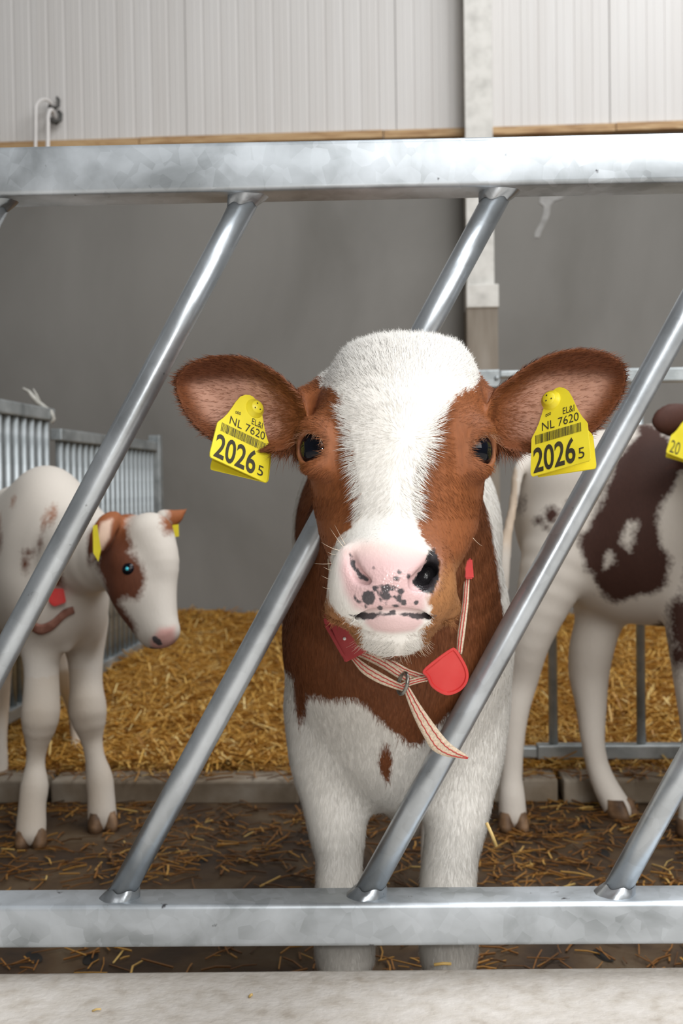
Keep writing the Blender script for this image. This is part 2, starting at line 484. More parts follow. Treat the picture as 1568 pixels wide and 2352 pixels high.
# ------------------------------------------------------------------ left pen fence: two leaves receding to the wall
fA = np.array([-0.957, 3.05]); fB = np.array([-0.789, 4.88])
fdir = (fB - fA) / np.linalg.norm(fB - fA); frz = math.atan2(fdir[1], fdir[0])
def fpt(px, py):
    n = np.array([fdir[1], -fdir[0], 0.0])
    return ray_plane(px, py, (fA[0], fA[1], 0), n)
def fs(px, py):
    q = fpt(px, py); return np.dot(q[:2] - fA, fdir), q[2]
def leaf(label, s0, s1, zt, hz, zb, pitch, roff=0.0):
    root = empty('pen_gate', (fA[0] - roff * fdir[1], fA[1] + roff * fdir[0], 0), frz)
    tag(root, label, 'gate', 'inner pen gates')
    def r(name, z0, z1):
        bm = bmesh.new(); bm_box(bm, ((s0 + s1) / 2, 0, (z0 + z1) / 2), (s1 - s0, 0.04, z1 - z0), bevel=0.004)
        mesh_obj(name, bm, M_GATE, root)
    r('top_rail', zt - hz, zt); r('bottom_rail', zb, zb + hz)
    V, fq = tube_np([(0, 0, zb + hz - 0.003), (0, 0, zt - hz + 0.003)], 0.0125, 12)
    me = None
    s = s0 + 0.03
    while s < s1 - 0.02:
        if me is None:
            o = np_mesh('bar', V, fq, M_GATE, root); me = o.data
        else:
            o = bpy.data.objects.new('bar', me); COL.objects.link(o); o.parent = root
        o.location = (s, 0, 0); s += pitch
    return root
s_mid = fs(122, 960)[0]; s_end = fs(352, 1000)[0]
z1t = fs(60, 928)[1]; z2t = fs(240, 1000)[1]; zbl = fs(130, 1600)[1]
leaf('taller nearer leaf of the galvanised side gate at the left edge', -0.75, s_mid, z1t, 0.038, zbl, 0.062, 0.012)
far_leaf = leaf('lower farther leaf of the galvanised side gate running to the wall', s_mid + 0.02, s_end, z2t, 0.038, zbl, 0.062)
bm = bmesh.new(); bm_box(bm, (s_end + 0.03, 0, (z2t + 0.03) / 2), (0.05, 0.05, z2t + 0.03), bevel=0.004)
mesh_obj('end_post', bm, M_GATE, far_leaf)
# twine knotted round the rail ends
M_TWINE = noise_mat('pale_twine', [(0.3, srgb(170, 168, 160)), (0.7, srgb(205, 203, 196))], 60.0, 3.0, 0.8)
p0 = fpt(122, 950)
tw = [P(52, 892, 3.44), P(66, 899, 3.44), P(76, 912, 3.44), P(88, 925, 3.44), P(104, 936, 3.44), P(118, 946, 3.44), P(124, 962, 3.44), P(117, 972, 3.44)]
tob = tube('twine', tw, [0.004, 0.005, 0.008, 0.008, 0.006, 0.006, 0.006, 0.005], M_TWINE, None, n=8)
tag(tob, 'frayed pale twine tied where the two side gate leaves meet', 'twine')
tw2 = [P(76, 893, 3.44), P(84, 908, 3.44), P(92, 926, 3.44)]
tube('loose_end', tw2, [0.002, 0.004, 0.005], M_TWINE, tob, n=6)

# ------------------------------------------------------------------ two bent white pipes on the wall
M_PIPE = noise_mat('white_plastic_pipe', [(0.3, srgb(222, 219, 216)), (0.7, srgb(236, 233, 231))], 10.0, 2.0, 0.4)
M_RUB = noise_mat('dark_rubber_sleeve', [(0.3, srgb(70, 70, 68)), (0.7, srgb(104, 103, 100))], 20.0, 3.0, 0.6)
def bent_pipe(label, xs, ytop, xend, yend, rpx, dep):
    pts = [P(xs + 0.5, 420, dep)]
    pts += [P(xs + 0.2 * t, 420 - (420 - ytop - 26) * t / 4, dep) for t in (1, 2, 3, 4)]
    cxp = (xs + xend) / 2; rx = (xend - xs) / 2; ry = 26
    for a in np.linspace(165, 18, 10):
        pts.append(P(cxp + rx * math.cos(math.radians(a)), ytop + ry - ry * math.sin(math.radians(a)), dep + 0.12 * (165 - a) / 150))
    pts.append(P(xend + 2, yend, dep + 0.14))
    o = tube('bent_pipe', pts, rpx * dep / F_PX, M_PIPE, None, n=14)
    tag(o, label, 'pipe', 'white pipes on the wall panels')
    sl_ = [P(xend - 8, yend + 4, dep + 0.12), P(xend + 3, yend + 9, dep + 0.1), P(xend + 12, yend + 3, dep + 0.1), P(xend + 13, yend - 10, dep + 0.11), P(xend + 9, yend - 16, dep + 0.13)]
    tube('sleeve', sl_, [rpx * 1.5 * dep / F_PX] * 2 + [rpx * 1.2 * dep / F_PX] * 2 + [rpx * 0.9 * dep / F_PX], M_RUB, o, n=12)
    return o
bent_pipe('taller bent white pipe above the feed barrier at the left', 81, 228, 122, 240, 3.6, WALL_Y - 0.16)
bent_pipe('shorter bent white pipe standing right beside the taller one', 109, 252, 126, 272, 4.6, WALL_Y - 0.16)
# ------------------------------------------------------------------ implicit surfaces for the animals
class Field:
    def __init__(s, xs, ys, zs):
        s.x, s.y, s.z = (np.asarray(a, dtype=np.float32) for a in (xs, ys, zs))
        s.F = np.full((len(s.x), len(s.y), len(s.z)), 1.0, dtype=np.float32)
    def _sub(s, lo, hi):
        sl_ = []
        for a, l, h in zip((s.x, s.y, s.z), lo, hi):
            i = max(int(np.searchsorted(a, l)) - 1, 0); j = min(int(np.searchsorted(a, h)) + 1, len(a))
            sl_.append(slice(i, max(j, i)))
        sl_ = tuple(sl_)
        return sl_, s.x[sl_[0]][:, None, None], s.y[sl_[1]][None, :, None], s.z[sl_[2]][None, None, :]
    def apply(s, lo, hi, fn, k, op):
        pad = k + 0.012
        sl_, X, Y, Z = s._sub(np.asarray(lo) - pad, np.asarray(hi) + pad)
        A = s.F[sl_]
        if A.size == 0: return
        d = fn(X, Y, Z).astype(np.float32)
        d = np.broadcast_to(d, A.shape)
        if op == 'add':
            h = np.maximum(k - np.abs(A - d), 0) / k
            s.F[sl_] = np.minimum(A, d) - h * h * k * 0.25
        else:
            d = -d
            h = np.maximum(k - np.abs(A - d), 0) / k
            s.F[sl_] = np.maximum(A, d) + h * h * k * 0.25
    def cone(s, a, b, r1, r2, k=0.02, op='add', sq=(1, 1, 1)):
        a = np.asarray(a, float); b = np.asarray(b, float); q = np.asarray(sq, float)
        m = max(r1, r2) * max(1, 1 / min(sq))
        lo = np.minimum(a, b) - m; hi = np.maximum(a, b) + m
        def fn(X, Y, Z):
            px, py, pz = (X - a[0]) * q[0], (Y - a[1]) * q[1], (Z - a[2]) * q[2]
            e = (b - a) * q
            t = np.clip((px * e[0] + py * e[1] + pz * e[2]) / max(np.dot(e, e), 1e-9), 0, 1)
            return np.sqrt((px - t * e[0]) ** 2 + (py - t * e[1]) ** 2 + (pz - t * e[2]) ** 2) - (r1 + (r2 - r1) * t)
        s.apply(lo, hi, fn, k, op)
    def chain(s, pts, k=0.02, op='add', sq=(1, 1, 1)):
        """pts: list of (xyz, r)"""
        if len(pts) >= 4:
            q = np.array([list(a) + [r_] for a, r_ in pts]); q = np.vstack([2 * q[0] - q[1], q, 2 * q[-1] - q[-2]]); o = []
            for i in range(1, len(q) - 2):
                for t in (0.0, 1 / 3, 2 / 3):
                    A, B, C, D = q[i - 1], q[i], q[i + 1], q[i + 2]
                    o.append(0.5 * (2 * B + (C - A) * t + (2 * A - 5 * B + 4 * C - D) * t * t + (3 * B - A - 3 * C + D) * t ** 3))
            o.append(q[-2]); pts = [(v[:3], max(v[3], 1e-4)) for v in o]
        q = np.asarray(sq, float)
        A = np.array([np.asarray(a, float) for a, _ in pts]); Rr = np.array([r_ for _, r_ in pts])
        m = Rr.max() * max(1, 1 / min(sq))
        def fn(X, Y, Z):
            d = None
            for i in range(len(A) - 1):
                a, b = A[i], A[i + 1]
                px, py, pz = (X - a[0]) * q[0], (Y - a[1]) * q[1], (Z - a[2]) * q[2]
                e = (b - a) * q
                t = np.clip((px * e[0] + py * e[1] + pz * e[2]) / max(np.dot(e, e), 1e-9), 0, 1)
                di = np.sqrt((px - t * e[0]) ** 2 + (py - t * e[1]) ** 2 + (pz - t * e[2]) ** 2) - (Rr[i] + (Rr[i + 1] - Rr[i]) * t)
                d = di if d is None else np.minimum(d, di)
            return d
        s.apply(A.min(0) - m, A.max(0) + m, fn, k, op)
    def ell(s, c, r, R=None, k=0.02, op='add'):
        c = np.asarray(c, float); r = np.asarray(r, float)
        R = np.eye(3) if R is None else np.asarray(R, float)      # rows = local axes
        m = r.max() if R is not None else r
        def fn(X, Y, Z):
            dx, dy, dz = X - c[0], Y - c[1], Z - c[2]
            l = [R[i, 0] * dx + R[i, 1] * dy + R[i, 2] * dz for i in range(3)]
            k0 = np.sqrt(sum((l[i] / r[i]) ** 2 for i in range(3)))
            k1 = np.sqrt(sum((l[i] / r[i] ** 2) ** 2 for i in range(3))) + 1e-6
            return k0 * (k0 - 1) / k1
        s.apply(c - m, c + m, fn, k, op)
    def mesh(s):
        F, x, y, z = s.F, s.x, s.y, s.z
        S = F < 0
        c = [S[:-1, :-1, :-1], S[1:, :-1, :-1], S[:-1, 1:, :-1], S[1:, 1:, :-1], S[:-1, :-1, 1:], S[1:, :-1, 1:], S[:-1, 1:, 1:], S[1:, 1:, 1:]]
        anyi = c[0].copy(); alli = c[0].copy()
        for q in c[1:]: anyi |= q; alli &= q
        act = anyi & ~alli
        I, J, K = np.nonzero(act)
        idm = np.full(act.shape, -1, dtype=np.int32); idm[I, J, K] = np.arange(len(I), dtype=np.int32)
        pos = np.zeros((len(I), 3)); cnt = np.zeros(len(I))
        offs = [(0, 0, 0), (1, 0, 0), (0, 1, 0), (1, 1, 0), (0, 0, 1), (1, 0, 1), (0, 1, 1), (1, 1, 1)]
        for a, b in ((0, 1), (2, 3), (4, 5), (6, 7), (0, 2), (1, 3), (4, 6), (5, 7), (0, 4), (1, 5), (2, 6), (3, 7)):
            oa, ob = offs[a], offs[b]
            fa = F[I + oa[0], J + oa[1], K + oa[2]].astype(float); fb = F[I + ob[0], J + ob[1], K + ob[2]].astype(float)
            m = (fa < 0) != (fb < 0)
            t = np.where(m, fa / np.where(m, fa - fb, 1), 0)
            pa = np.stack([x[I + oa[0]], y[J + oa[1]], z[K + oa[2]]], 1); pb = np.stack([x[I + ob[0]], y[J + ob[1]], z[K + ob[2]]], 1)
            pos += np.where(m[:, None], pa + (pb - pa) * t[:, None], 0); cnt += m
        V = pos / cnt[:, None]
        Q = []
        for ax in range(3):
            sa = [slice(None)] * 3; sb = [slice(None)] * 3
            sa[ax] = slice(0, -1); sb[ax] = slice(1, None)
            A, B = S[tuple(sa)], S[tuple(sb)]
            e = np.nonzero(A != B)
            o1, o2 = [(1, 2), (2, 0), (0, 1)][ax]
            ok = (e[o1] > 0) & (e[o2] > 0) & (e[o1] < F.shape[o1] - 1) & (e[o2] < F.shape[o2] - 1)
            e = [q[ok] for q in e]
            flip = A[tuple(e)]
            def cid(d1, d2):
                ii = [q.copy() for q in e]; ii[o1] = ii[o1] + d1; ii[o2] = ii[o2] + d2
                return idm[tuple(ii)]
            q = np.stack([cid(-1, -1), cid(0, -1), cid(0, 0), cid(-1, 0)], 1)
            q[~flip] = q[~flip][:, ::-1]
            Q.append(q)
        Q = np.concatenate(Q); Q = Q[(Q >= 0).all(1)]
        return V, Q

def relax(V, Q, it=1, w=0.5):
    e = np.concatenate([Q[:, [0, 1]], Q[:, [1, 2]], Q[:, [2, 3]], Q[:, [3, 0]]])
    for _ in range(it):
        acc = np.zeros_like(V); n = np.zeros(len(V))
        for c in range(3):
            acc[:, c] = np.bincount(e[:, 0], V[e[:, 1], c], len(V)) + np.bincount(e[:, 1], V[e[:, 0], c], len(V))
        n = np.bincount(e[:, 0], minlength=len(V)) + np.bincount(e[:, 1], minlength=len(V))
        V = V * (1 - w) + w * acc / np.maximum(n, 1)[:, None]
    return V

def vnormals(V, Q):
    n = np.cross(V[Q[:, 2]] - V[Q[:, 0]], V[Q[:, 3]] - V[Q[:, 1]])
    out = np.zeros_like(V)
    for c in range(3):
        for k in range(4): out[:, c] += np.bincount(Q[:, k], n[:, c], len(V))
    return out / (np.linalg.norm(out, axis=1)[:, None] + 1e-12)

def poly_sd(x, z, poly):
    """signed distance (negative inside) to a 2-D polygon, any array shape"""
    poly = np.asarray(poly, float); x = np.asarray(x, float); z = np.asarray(z, float)
    d = np.full(np.broadcast(x, z).shape, 1e9); ins = np.zeros(d.shape, bool)
    for a, b in zip(poly, np.roll(poly, -1, 0)):
        ex, ez = b - a; wx = x - a[0]; wz = z - a[1]
        t = np.clip((wx * ex + wz * ez) / (ex * ex + ez * ez + 1e-12), 0, 1)
        d = np.minimum(d, (wx - t * ex) ** 2 + (wz - t * ez) ** 2)
        c = (a[1] > z) != (b[1] > z)
        with np.errstate(divide='ignore', invalid='ignore'):
            ins ^= c & (x < (b[0] - a[0]) * (z - a[1]) / (b[1] - a[1] + 1e-15) + a[0])
    d = np.sqrt(d)
    return np.where(ins, -d, d)

def smooth_poly(pts, n=6):
    """closed Catmull-Rom"""
    p = np.asarray(pts, float); out = []
    m = len(p)
    for i in range(m):
        a, b, c, d = p[i - 1], p[i], p[(i + 1) % m], p[(i + 2) % m]
        for t in np.linspace(0, 1, n, endpoint=False):
            out.append(0.5 * (2 * b + (c - a) * t + (2 * a - 5 * b + 4 * c - d) * t * t + (3 * b - a - 3 * c + d) * t ** 3))
    return np.array(out)

def spaced(segs):
    """segs: [(start, stop, step), ...] contiguous"""
    out = []
    for a, b, st in segs:
        n = max(int(round((b - a) / st)), 1)
        out += list(a + (b - a) * np.arange(n) / n)
    out.append(segs[-1][1])
    return np.array(out)

def xz(px, py, d):
    q = P(px, py, d); return q[0], q[2]
def XZ(pts, d):
    return np.array([xz(a, b, d) for a, b in pts])
def sstep(a, b, x):
    t = np.clip((x - a) / (b - a), 0, 1); return t * t * (3 - 2 * t)

def coat_mat(name, fur_noise=900.0, rough=0.62, white=srgb(243, 240, 234), dark=srgb(84, 79, 82), edge=0.0035, bump=0.25, soft=0.6):
    """coat: 'base' colour under, white where 'white'<0, skin by 'skin', dark flecks where 'spot'<0, 'wet' lowers roughness"""
    m, nt, b = new_mat(name)
    L = nt.links.new
    def at(n):
        a = N(nt, 'ShaderNodeAttribute', attribute_name=n); return a
    tc = N(nt, 'ShaderNodeTexCoord')
    n1 = N(nt, 'ShaderNodeTexNoise', i_Scale=130.0, i_Detail=4.0); L(tc.outputs['Object'], n1.inputs['Vector'])
    mp = N(nt, 'ShaderNodeMapping'); mp.inputs['Scale'].default_value = (1, 1, 0.22); L(tc.outputs['Object'], mp.inputs[0])
    n2 = N(nt, 'ShaderNodeTexNoise', i_Scale=fur_noise * 0.35, i_Detail=3.0); L(mp.outputs[0], n2.inputs['Vector'])
    base = at('base')
    # grain of the coat
    gr = N(nt, 'ShaderNodeMapRange'); gr.inputs[1].default_value = 0.25; gr.inputs[2].default_value = 0.75; gr.inputs[3].default_value = 0.86; gr.inputs[4].default_value = 1.12
    L(n2.outputs[0], gr.inputs[0])
    mul = N(nt, 'ShaderNodeMix', data_type='RGBA', blend_type='MULTIPLY'); mul.inputs[0].default_value = 1.0
    L(base.outputs['Color'], mul.inputs[6]); L(gr.outputs[0], mul.inputs[7])
    ad = N(nt, 'ShaderNodeMath', operation='MULTIPLY_ADD'); ad.inputs[1].default_value = edge * 4
    sb = N(nt, 'ShaderNodeMath', operation='SUBTRACT'); sb.inputs[1].default_value = 0.5
    L(n1.outputs[0], sb.inputs[0]); L(sb.outputs[0], ad.inputs[0]); L(at('white').outputs['Fac'], ad.inputs[2])
    wr = N(nt, 'ShaderNodeMapRange'); wr.inputs[1].default_value = edge * soft; wr.inputs[2].default_value = -edge * soft
    L(ad.outputs[0], wr.inputs[0])
    wcol = N(nt, 'ShaderNodeMix', data_type='RGBA'); wcol.inputs[6].default_value = (*[c * 0.93 for c in white], 1); wcol.inputs[7].default_value = (*white, 1)
    L(n2.outputs[0], wcol.inputs[0])
    m1 = N(nt, 'ShaderNodeMix', data_type='RGBA'); L(wr.outputs[0], m1.inputs[0]); L(mul.outputs[2], m1.inputs[6]); L(wcol.outputs[2], m1.inputs[7])
    m2 = N(nt, 'ShaderNodeMix', data_type='RGBA'); L(at('skin').outputs['Alpha'], m2.inputs[0]); L(m1.outputs[2], m2.inputs[6]); L(at('skin').outputs['Color'], m2.inputs[7])
    ad2 = N(nt, 'ShaderNodeMath', operation='MULTIPLY_ADD'); ad2.inputs[1].default_value = 0.006
    L(sb.outputs[0], ad2.inputs[0]); L(at('spot').outputs['Fac'], ad2.inputs[2])
    sr = N(nt, 'ShaderNodeMapRange'); sr.inputs[1].default_value = 0.0007; sr.inputs[2].default_value = -0.0007
    L(ad2.outputs[0], sr.inputs[0])
    m3 = N(nt, 'ShaderNodeMix', data_type='RGBA'); L(sr.outputs[0], m3.inputs[0]); L(m2.outputs[2], m3.inputs[6]); m3.inputs[7].default_value = (*dark, 1)
    L(m3.outputs[2], b.inputs['Base Color'])
    rr = N(nt, 'ShaderNodeMapRange'); rr.inputs[3].default_value = rough; rr.inputs[4].default_value = 0.2
    L(at('wet').outputs['Fac'], rr.inputs[0]); L(rr.outputs[0], b.inputs['Roughness'])
    b.inputs['Specular IOR Level'].default_value = 0.35
    # pores on wet skin, hair grain elsewhere
    vo = N(nt, 'ShaderNodeTexVoronoi', i_Scale=420.0); L(tc.outputs['Object'], vo.inputs['Vector'])
    hm = N(nt, 'ShaderNodeMix', data_type='FLOAT'); L(at('wet').outputs['Fac'], hm.inputs[0]); L(n2.outputs[0], hm.inputs[2]); L(vo.outputs['Distance'], hm.inputs[3])
    bp = N(nt, 'ShaderNodeBump', i_Strength=bump, i_Distance=0.0016); L(hm.outputs[0], bp.inputs['Height']); L(bp.outputs[0], b.inputs['Normal'])
    return m

def set_attrs(me, base, white, skin, spot, wet):
    n = len(me.vertices)
    def f(name, typ, arr, key):
        a = me.attributes.new(name, typ, 'POINT'); a.data.foreach_set(key, np.ascontiguousarray(arr, dtype=np.float32).ravel())
    f('base', 'FLOAT_COLOR', np.concatenate([base, np.ones((n, 1))], 1), 'color')
    f('skin', 'FLOAT_COLOR', skin, 'color')
    f('white', 'FLOAT', white, 'value'); f('spot', 'FLOAT', spot, 'value'); f('wet', 'FLOAT', wet, 'value')

M_EYE = None
def eye_mats():
    global M_EYE
    m, nt, b = new_mat('dark_calf_eye')
    tc = N(nt, 'ShaderNodeTexCoord')
    n = N(nt, 'ShaderNodeTexNoise', i_Scale=60.0, i_Detail=3.0); nt.links.new(tc.outputs['Object'], n.inputs['Vector'])
    r = ramp(nt, [(0.3, srgb(6, 7, 12)), (0.7, srgb(14, 18, 30))]); nt.links.new(n.outputs[0], r.inputs[0]); nt.links.new(r.outputs[0], b.inputs['Base Color'])
    b.inputs['Roughness'].default_value = 0.06
    b.inputs['Specular IOR Level'].default_value = 0.3
    M_EYE = m
eye_mats()
M_LID = noise_mat('eyelid_skin', [(0.3, srgb(70, 48, 44)), (0.7, srgb(112, 78, 66))], 80.0, 4.0, 0.45)
M_HORN = noise_mat('hoof_horn', [(0.3, srgb(96, 70, 48)), (0.6, srgb(150, 118, 84)), (0.8, srgb(170, 140, 108))], 30.0, 4.0, 0.6, stretch=(1, 1, 3))
M_HOOFD = noise_mat('soiled_hoof', [(0.3, srgb(70, 50, 34)), (0.6, srgb(126, 96, 68)), (0.8, srgb(164, 130, 98))], 30.0, 4.0, 0.65)
# ------------------------------------------------------------------ the calf at the barrier
BROWN = np.array(srgb(140, 82, 45)); BROWN_D = np.array(srgb(98, 54, 32)); TAN = np.array(srgb(168, 116, 72))
PINK = np.array(srgb(220, 184, 184)); PINKW = np.array(srgb(236, 210, 202))
HEAD = [  # row, left, right, front depth, back depth, exponent
    (783, 862, 986, 1.138, 1.180, 2.2), (787, 842, 1006, 1.128, 1.195, 2.2), (795, 822, 1028, 1.116, 1.208, 2.2), (806, 800, 1050, 1.100, 1.216, 2.2),
    (835, 775, 1074, 1.083, 1.224, 2.3), (870, 753, 1092, 1.066, 1.230, 2.35),
    (910, 730, 1104, 1.053, 1.233, 2.3), (950, 717, 1111, 1.044, 1.233, 2.25), (1000, 709, 1114, 1.037, 1.230, 2.2), (1040, 706, 1115, 1.031, 1.226, 2.1),
    (1080, 707, 1113, 1.024, 1.222, 1.95), (1120, 713, 1109, 1.015, 1.217, 1.82), (1170, 722, 1103, 1.003, 1.212, 1.78), (1220, 731, 1095, 0.989, 1.205, 1.85),
    (1260, 746, 1076, 0.976, 1.195, 2.0), (1300, 764, 1050, 0.966, 1.180, 2.15), (1340, 780, 1026, 0.962, 1.160, 2.2), (1380, 786, 1018, 0.964, 1.140, 2.2),
    (1410, 804, 1004, 0.970, 1.120, 2.1), (1440, 820, 984, 0.980, 1.100, 2.0), (1465, 824, 978, 0.992, 1.080, 2.0), (1482, 848, 952, 1.003, 1.068, 2.0), (1491, 872, 928, 1.012, 1.055, 2.0)]
def px2r(px, d): return px * d / F_PX

def build_main_calf():
    root = empty('calf', (0.06, 1.40, 0)); tag(root, 'red and white calf pushing its head through the feed barrier', 'calf', 'calves in the pen')
    fx = spaced([(-0.20, 0.33, 0.0021)])
    fy = spaced([(0.925, 1.16, 0.0021), (1.16, 1.26, 0.0032), (1.26, 1.50, 0.0050), (1.50, 2.25, 0.011)])
    fz = spaced([(0.0, 0.30, 0.007), (0.30, 0.57, 0.0045), (0.57, 0.60, 0.003), (0.60, 0.955, 0.0021)])
    fd = Field(fx, fy, fz)
    # ---- torso, neck
    fd.ell((0.080, 1.74, 0.57), (0.150, 0.42, 0.195), k=0.04)
    fd.ell((0.075, 2.02, 0.60), (0.145, 0.19, 0.17), k=0.06)
    for sx_ in (-0.075, 0.075): fd.ell((0.082 + sx_, 1.63, 0.69), (0.080, 0.14, 0.14), k=0.04)
    fd.ell(P(912, 1500, 1.47), (0.136, 0.17, 0.185), k=0.06)                     # chest
    fd.ell(P(790, 1560, 1.47), (0.066, 0.10, 0.15), k=0.05); fd.ell(P(1035, 1560, 1.47), (0.066, 0.10, 0.15), k=0.05)   # shoulders
    fd.ell(P(905, 1690, 1.42), (0.070, 0.085, 0.090), k=0.05)                    # brisket
    fd.cone(P(915, 1740, 1.43), P(935, 1885, 1.47), 0.045, 0.020, k=0.03)
    fd.chain([(P(914, 1070, 1.24), 0.078), (P(914, 1180, 1.30), 0.098), (P(913, 1300, 1.36), 0.126), (P(912, 1440, 1.395), 0.140)], k=0.04)
    # ---- fore legs
    def leg(pts, k=0.03, sq=(1, 1, 1)): fd.chain([(P(a, b, d), px2r(r, d)) for a, b, d, r in pts], k, sq=sq)
    leg([(752, 1640, 1.455, 88), (757, 1740, 1.435, 90), (766, 1820, 1.42, 76), (774, 1900, 1.41, 66), (778, 1970, 1.405, 54), (779, 2040, 1.40, 54), (787, 2110, 1.40, 66),
         (792, 2190, 1.405, 68), (790, 2250, 1.41, 46), (789, 2350, 1.42, 42), (789, 2410, 1.41, 50), (788, 2440, 1.40, 48)])
    leg([(1062, 1640, 1.455, 86), (1064, 1740, 1.435, 86), (1058, 1820, 1.42, 74), (1046, 1900, 1.41, 68), (1034, 1970, 1.405, 63), (1028, 2040, 1.40, 64), (1029, 2110, 1.40, 66),
         (1030, 2190, 1.405, 66), (1030, 2250, 1.41, 46), (1031, 2350, 1.42, 42), (1031, 2410, 1.41, 50), (1032, 2440, 1.40, 48)])
    # ---- hind legs
    for sx, hx in ((-0.085, -0.03), (0.10, 0.02)):
        fd.chain([((0.07 + sx, 1.98, 0.52), 0.10), ((0.07 + sx * 1.1, 1.93, 0.40), 0.062), ((0.07 + sx, 2.06, 0.29), 0.036), ((0.07 + sx, 2.055, 0.16), 0.026), ((0.07 + sx, 2.03, 0.09), 0.031), ((0.07 + sx, 1.99, 0.045), 0.034)], k=0.04)
    # ---- head: stacked sections
    rows = np.array(HEAD); zc = []; ctr = []
    for (py, l, r, df, db, n) in HEAD:
        cyd = (df + db) / 2
        a, b = P(l, py, cyd), P(r, py, cyd)
        zc.append((a[2] + b[2]) / 2); ctr.append(((a[0] + b[0]) / 2, cyd, (b[0] - a[0]) / 2, (db - df) / 2, n))
    zc = np.array(zc); ctr = np.array(ctr); o = np.argsort(zc); zc = zc[o]; ctr = ctr[o]
    def headfn(X, Y, Z):
        zz = Z[0, 0, :]
        g = [np.interp(zz, zc, ctr[:, i])[None, None, :] for i in range(5)]
        # rounded ends
        over = np.maximum(zz - zc[-1], 0) + np.maximum(zc[0] - zz, 0)
        u = np.abs(X - g[0]) / g[2]; v = np.abs(Y - g[1]) / g[3]
        s = (u ** g[4] + v ** g[4]) ** (1 / g[4])
        d = (s - 1) * np.minimum(g[2], g[3]) * 0.92
        ov = np.where(over > 0, over - 0.0015, -0.2)[None, None, :]
        return np.maximum(d, ov)
    fd.apply((-0.12, 0.94, zc[0] - 0.01), (0.25, 1.25, zc[-1] + 0.01), headfn, 0.03, 'add')
    # muzzle pad, lip sides, chin
    fd.ell(P(888, 1318, 1.000), (0.046, 0.050, 0.036), k=0.02)
    fd.ell(P(892, 1375, 0.997), (0.043, 0.040, 0.019), k=0.02)
    fd.ell(P(814, 1366, 1.010), (0.022, 0.038, 0.024), k=0.02)
    fd.ell(P(984, 1368, 1.010), (0.023, 0.040, 0.024), k=0.02)
    fd.ell(P(784, 1394, 1.050), (0.016, 0.040, 0.013), k=0.02)
    fd.ell(P(1016, 1394, 1.050), (0.016, 0.040, 0.013), k=0.02)
    fd.ell(P(900, 1450, 1.010), (0.032, 0.035, 0.020), k=0.018)
    # nostril wings
    fd.ell(P(796, 1316, 0.988), (0.012, 0.016, 0.022), k=0.014)
    fd.ell(P(1008, 1318, 0.992), (0.010, 0.016, 0.022), k=0.014)
    # nostrils
    fd.chain([(P(806, 1276, 0.972), 0.0018), (P(812, 1300, 0.966), 0.0034), (P(828, 1324, 0.962), 0.0052), (P(846, 1334, 0.958), 0.0036)], 0.006, 'sub')
    fd.chain([(P(996, 1268, 0.976), 0.0026), (P(994, 1296, 0.967), 0.0066), (P(979, 1326, 0.961), 0.0102), (P(954, 1339, 0.956), 0.0068)], 0.005, 'sub')
    fd.chain([(P(990, 1304, 0.972), 0.0065), (P(980, 1320, 0.985), 0.0085), (P(970, 1330, 0.975), 0.007)], 0.005, 'sub')
    # philtrum and mouth
    fd.cone(P(898, 1345, 0.943), P(896, 1404, 0.945), 0.0022, 0.0022, 0.006, 'sub')
    mo = [(772, 1414, 1.02), (800, 1414, 0.995), (835, 1411, 0.972), (870, 1409, 0.958), (905, 1408, 0.956), (940, 1410, 0.960), (975, 1413, 0.975), (1005, 1415, 0.997), (1030, 1415, 1.02)]
    fd.chain([(P(a, b, d - 0.003), 0.0044) for a, b, d in mo], 0.004, 'sub')
    fd.chain([(P(835, 1426, 0.985), 0.006), (P(868, 1424, 0.973), 0.0085), (P(905, 1424, 0.970), 0.0095), (P(940, 1424, 0.974), 0.0085), (P(972, 1427, 0.986), 0.006)], 0.008)
    # ---- orbits and eyes
    eyes = []
    for ex, ey, sgn in ((727, 1031, -1), (1093, 1036, 1)):
        c = P(ex - sgn * 3, ey, 1.068)
        fd.ell(P(ex + sgn * -4, ey - 46, 1.072), (0.018, 0.020, 0.012), k=0.02)         # brow
        fd.ell(P(ex + sgn * -2, ey + 42, 1.062), (0.014, 0.018, 0.008), k=0.018)
        nrm = np.array([sgn * 0.60, -0.80, 0.04]); nrm /= np.linalg.norm(nrm)
        ce = c - nrm * 0.006
        fd.ell(ce, (0.0250, 0.0250, 0.0235), k=0.012)
        side = np.cross([0, 0, 1.0], nrm); side /= np.linalg.norm(side); up = np.cross(nrm, side)
        Rm = np.stack([side, nrm, up])
        fd.ell(ce + nrm * 0.014, (0.0168, 0.020, 0.0158), Rm, k=0.002, op='sub')
        # lid rims
        rim = [ce + nrm * (0.0205 - 0.007 * math.cos(t) ** 2) + side * 0.0170 * math.cos(t) + up * (0.0162 * math.sin(t)) for t in np.linspace(0, 2 * math.pi, 21)]
        fd.chain([(q, 0.0020) for q in rim], 0.003)
        # upper lid fold and lashes ridge
        fold = [ce + nrm * 0.0195 + side * 0.020 * math.cos(t) + up * (0.0200 * math.sin(t)) - nrm * 0.009 * math.cos(t) ** 2 for t in np.linspace(0.35, math.pi - 0.35, 9)]
        fd.chain([(q, 0.0030) for q in fold], 0.005)
        eyes.append((ce + nrm * 0.0005, nrm))
    # ---- ears (cupped leaves)
    EL = smooth_poly([(712, 955), (702, 912), (660, 868), (612, 836), (560, 819), (505, 819), (450, 832), (415, 856), (402, 886), (412, 930), (436, 974), (470, 1006), (510, 1030), (566, 1044), (630, 1046), (676, 1036), (706, 1005)])
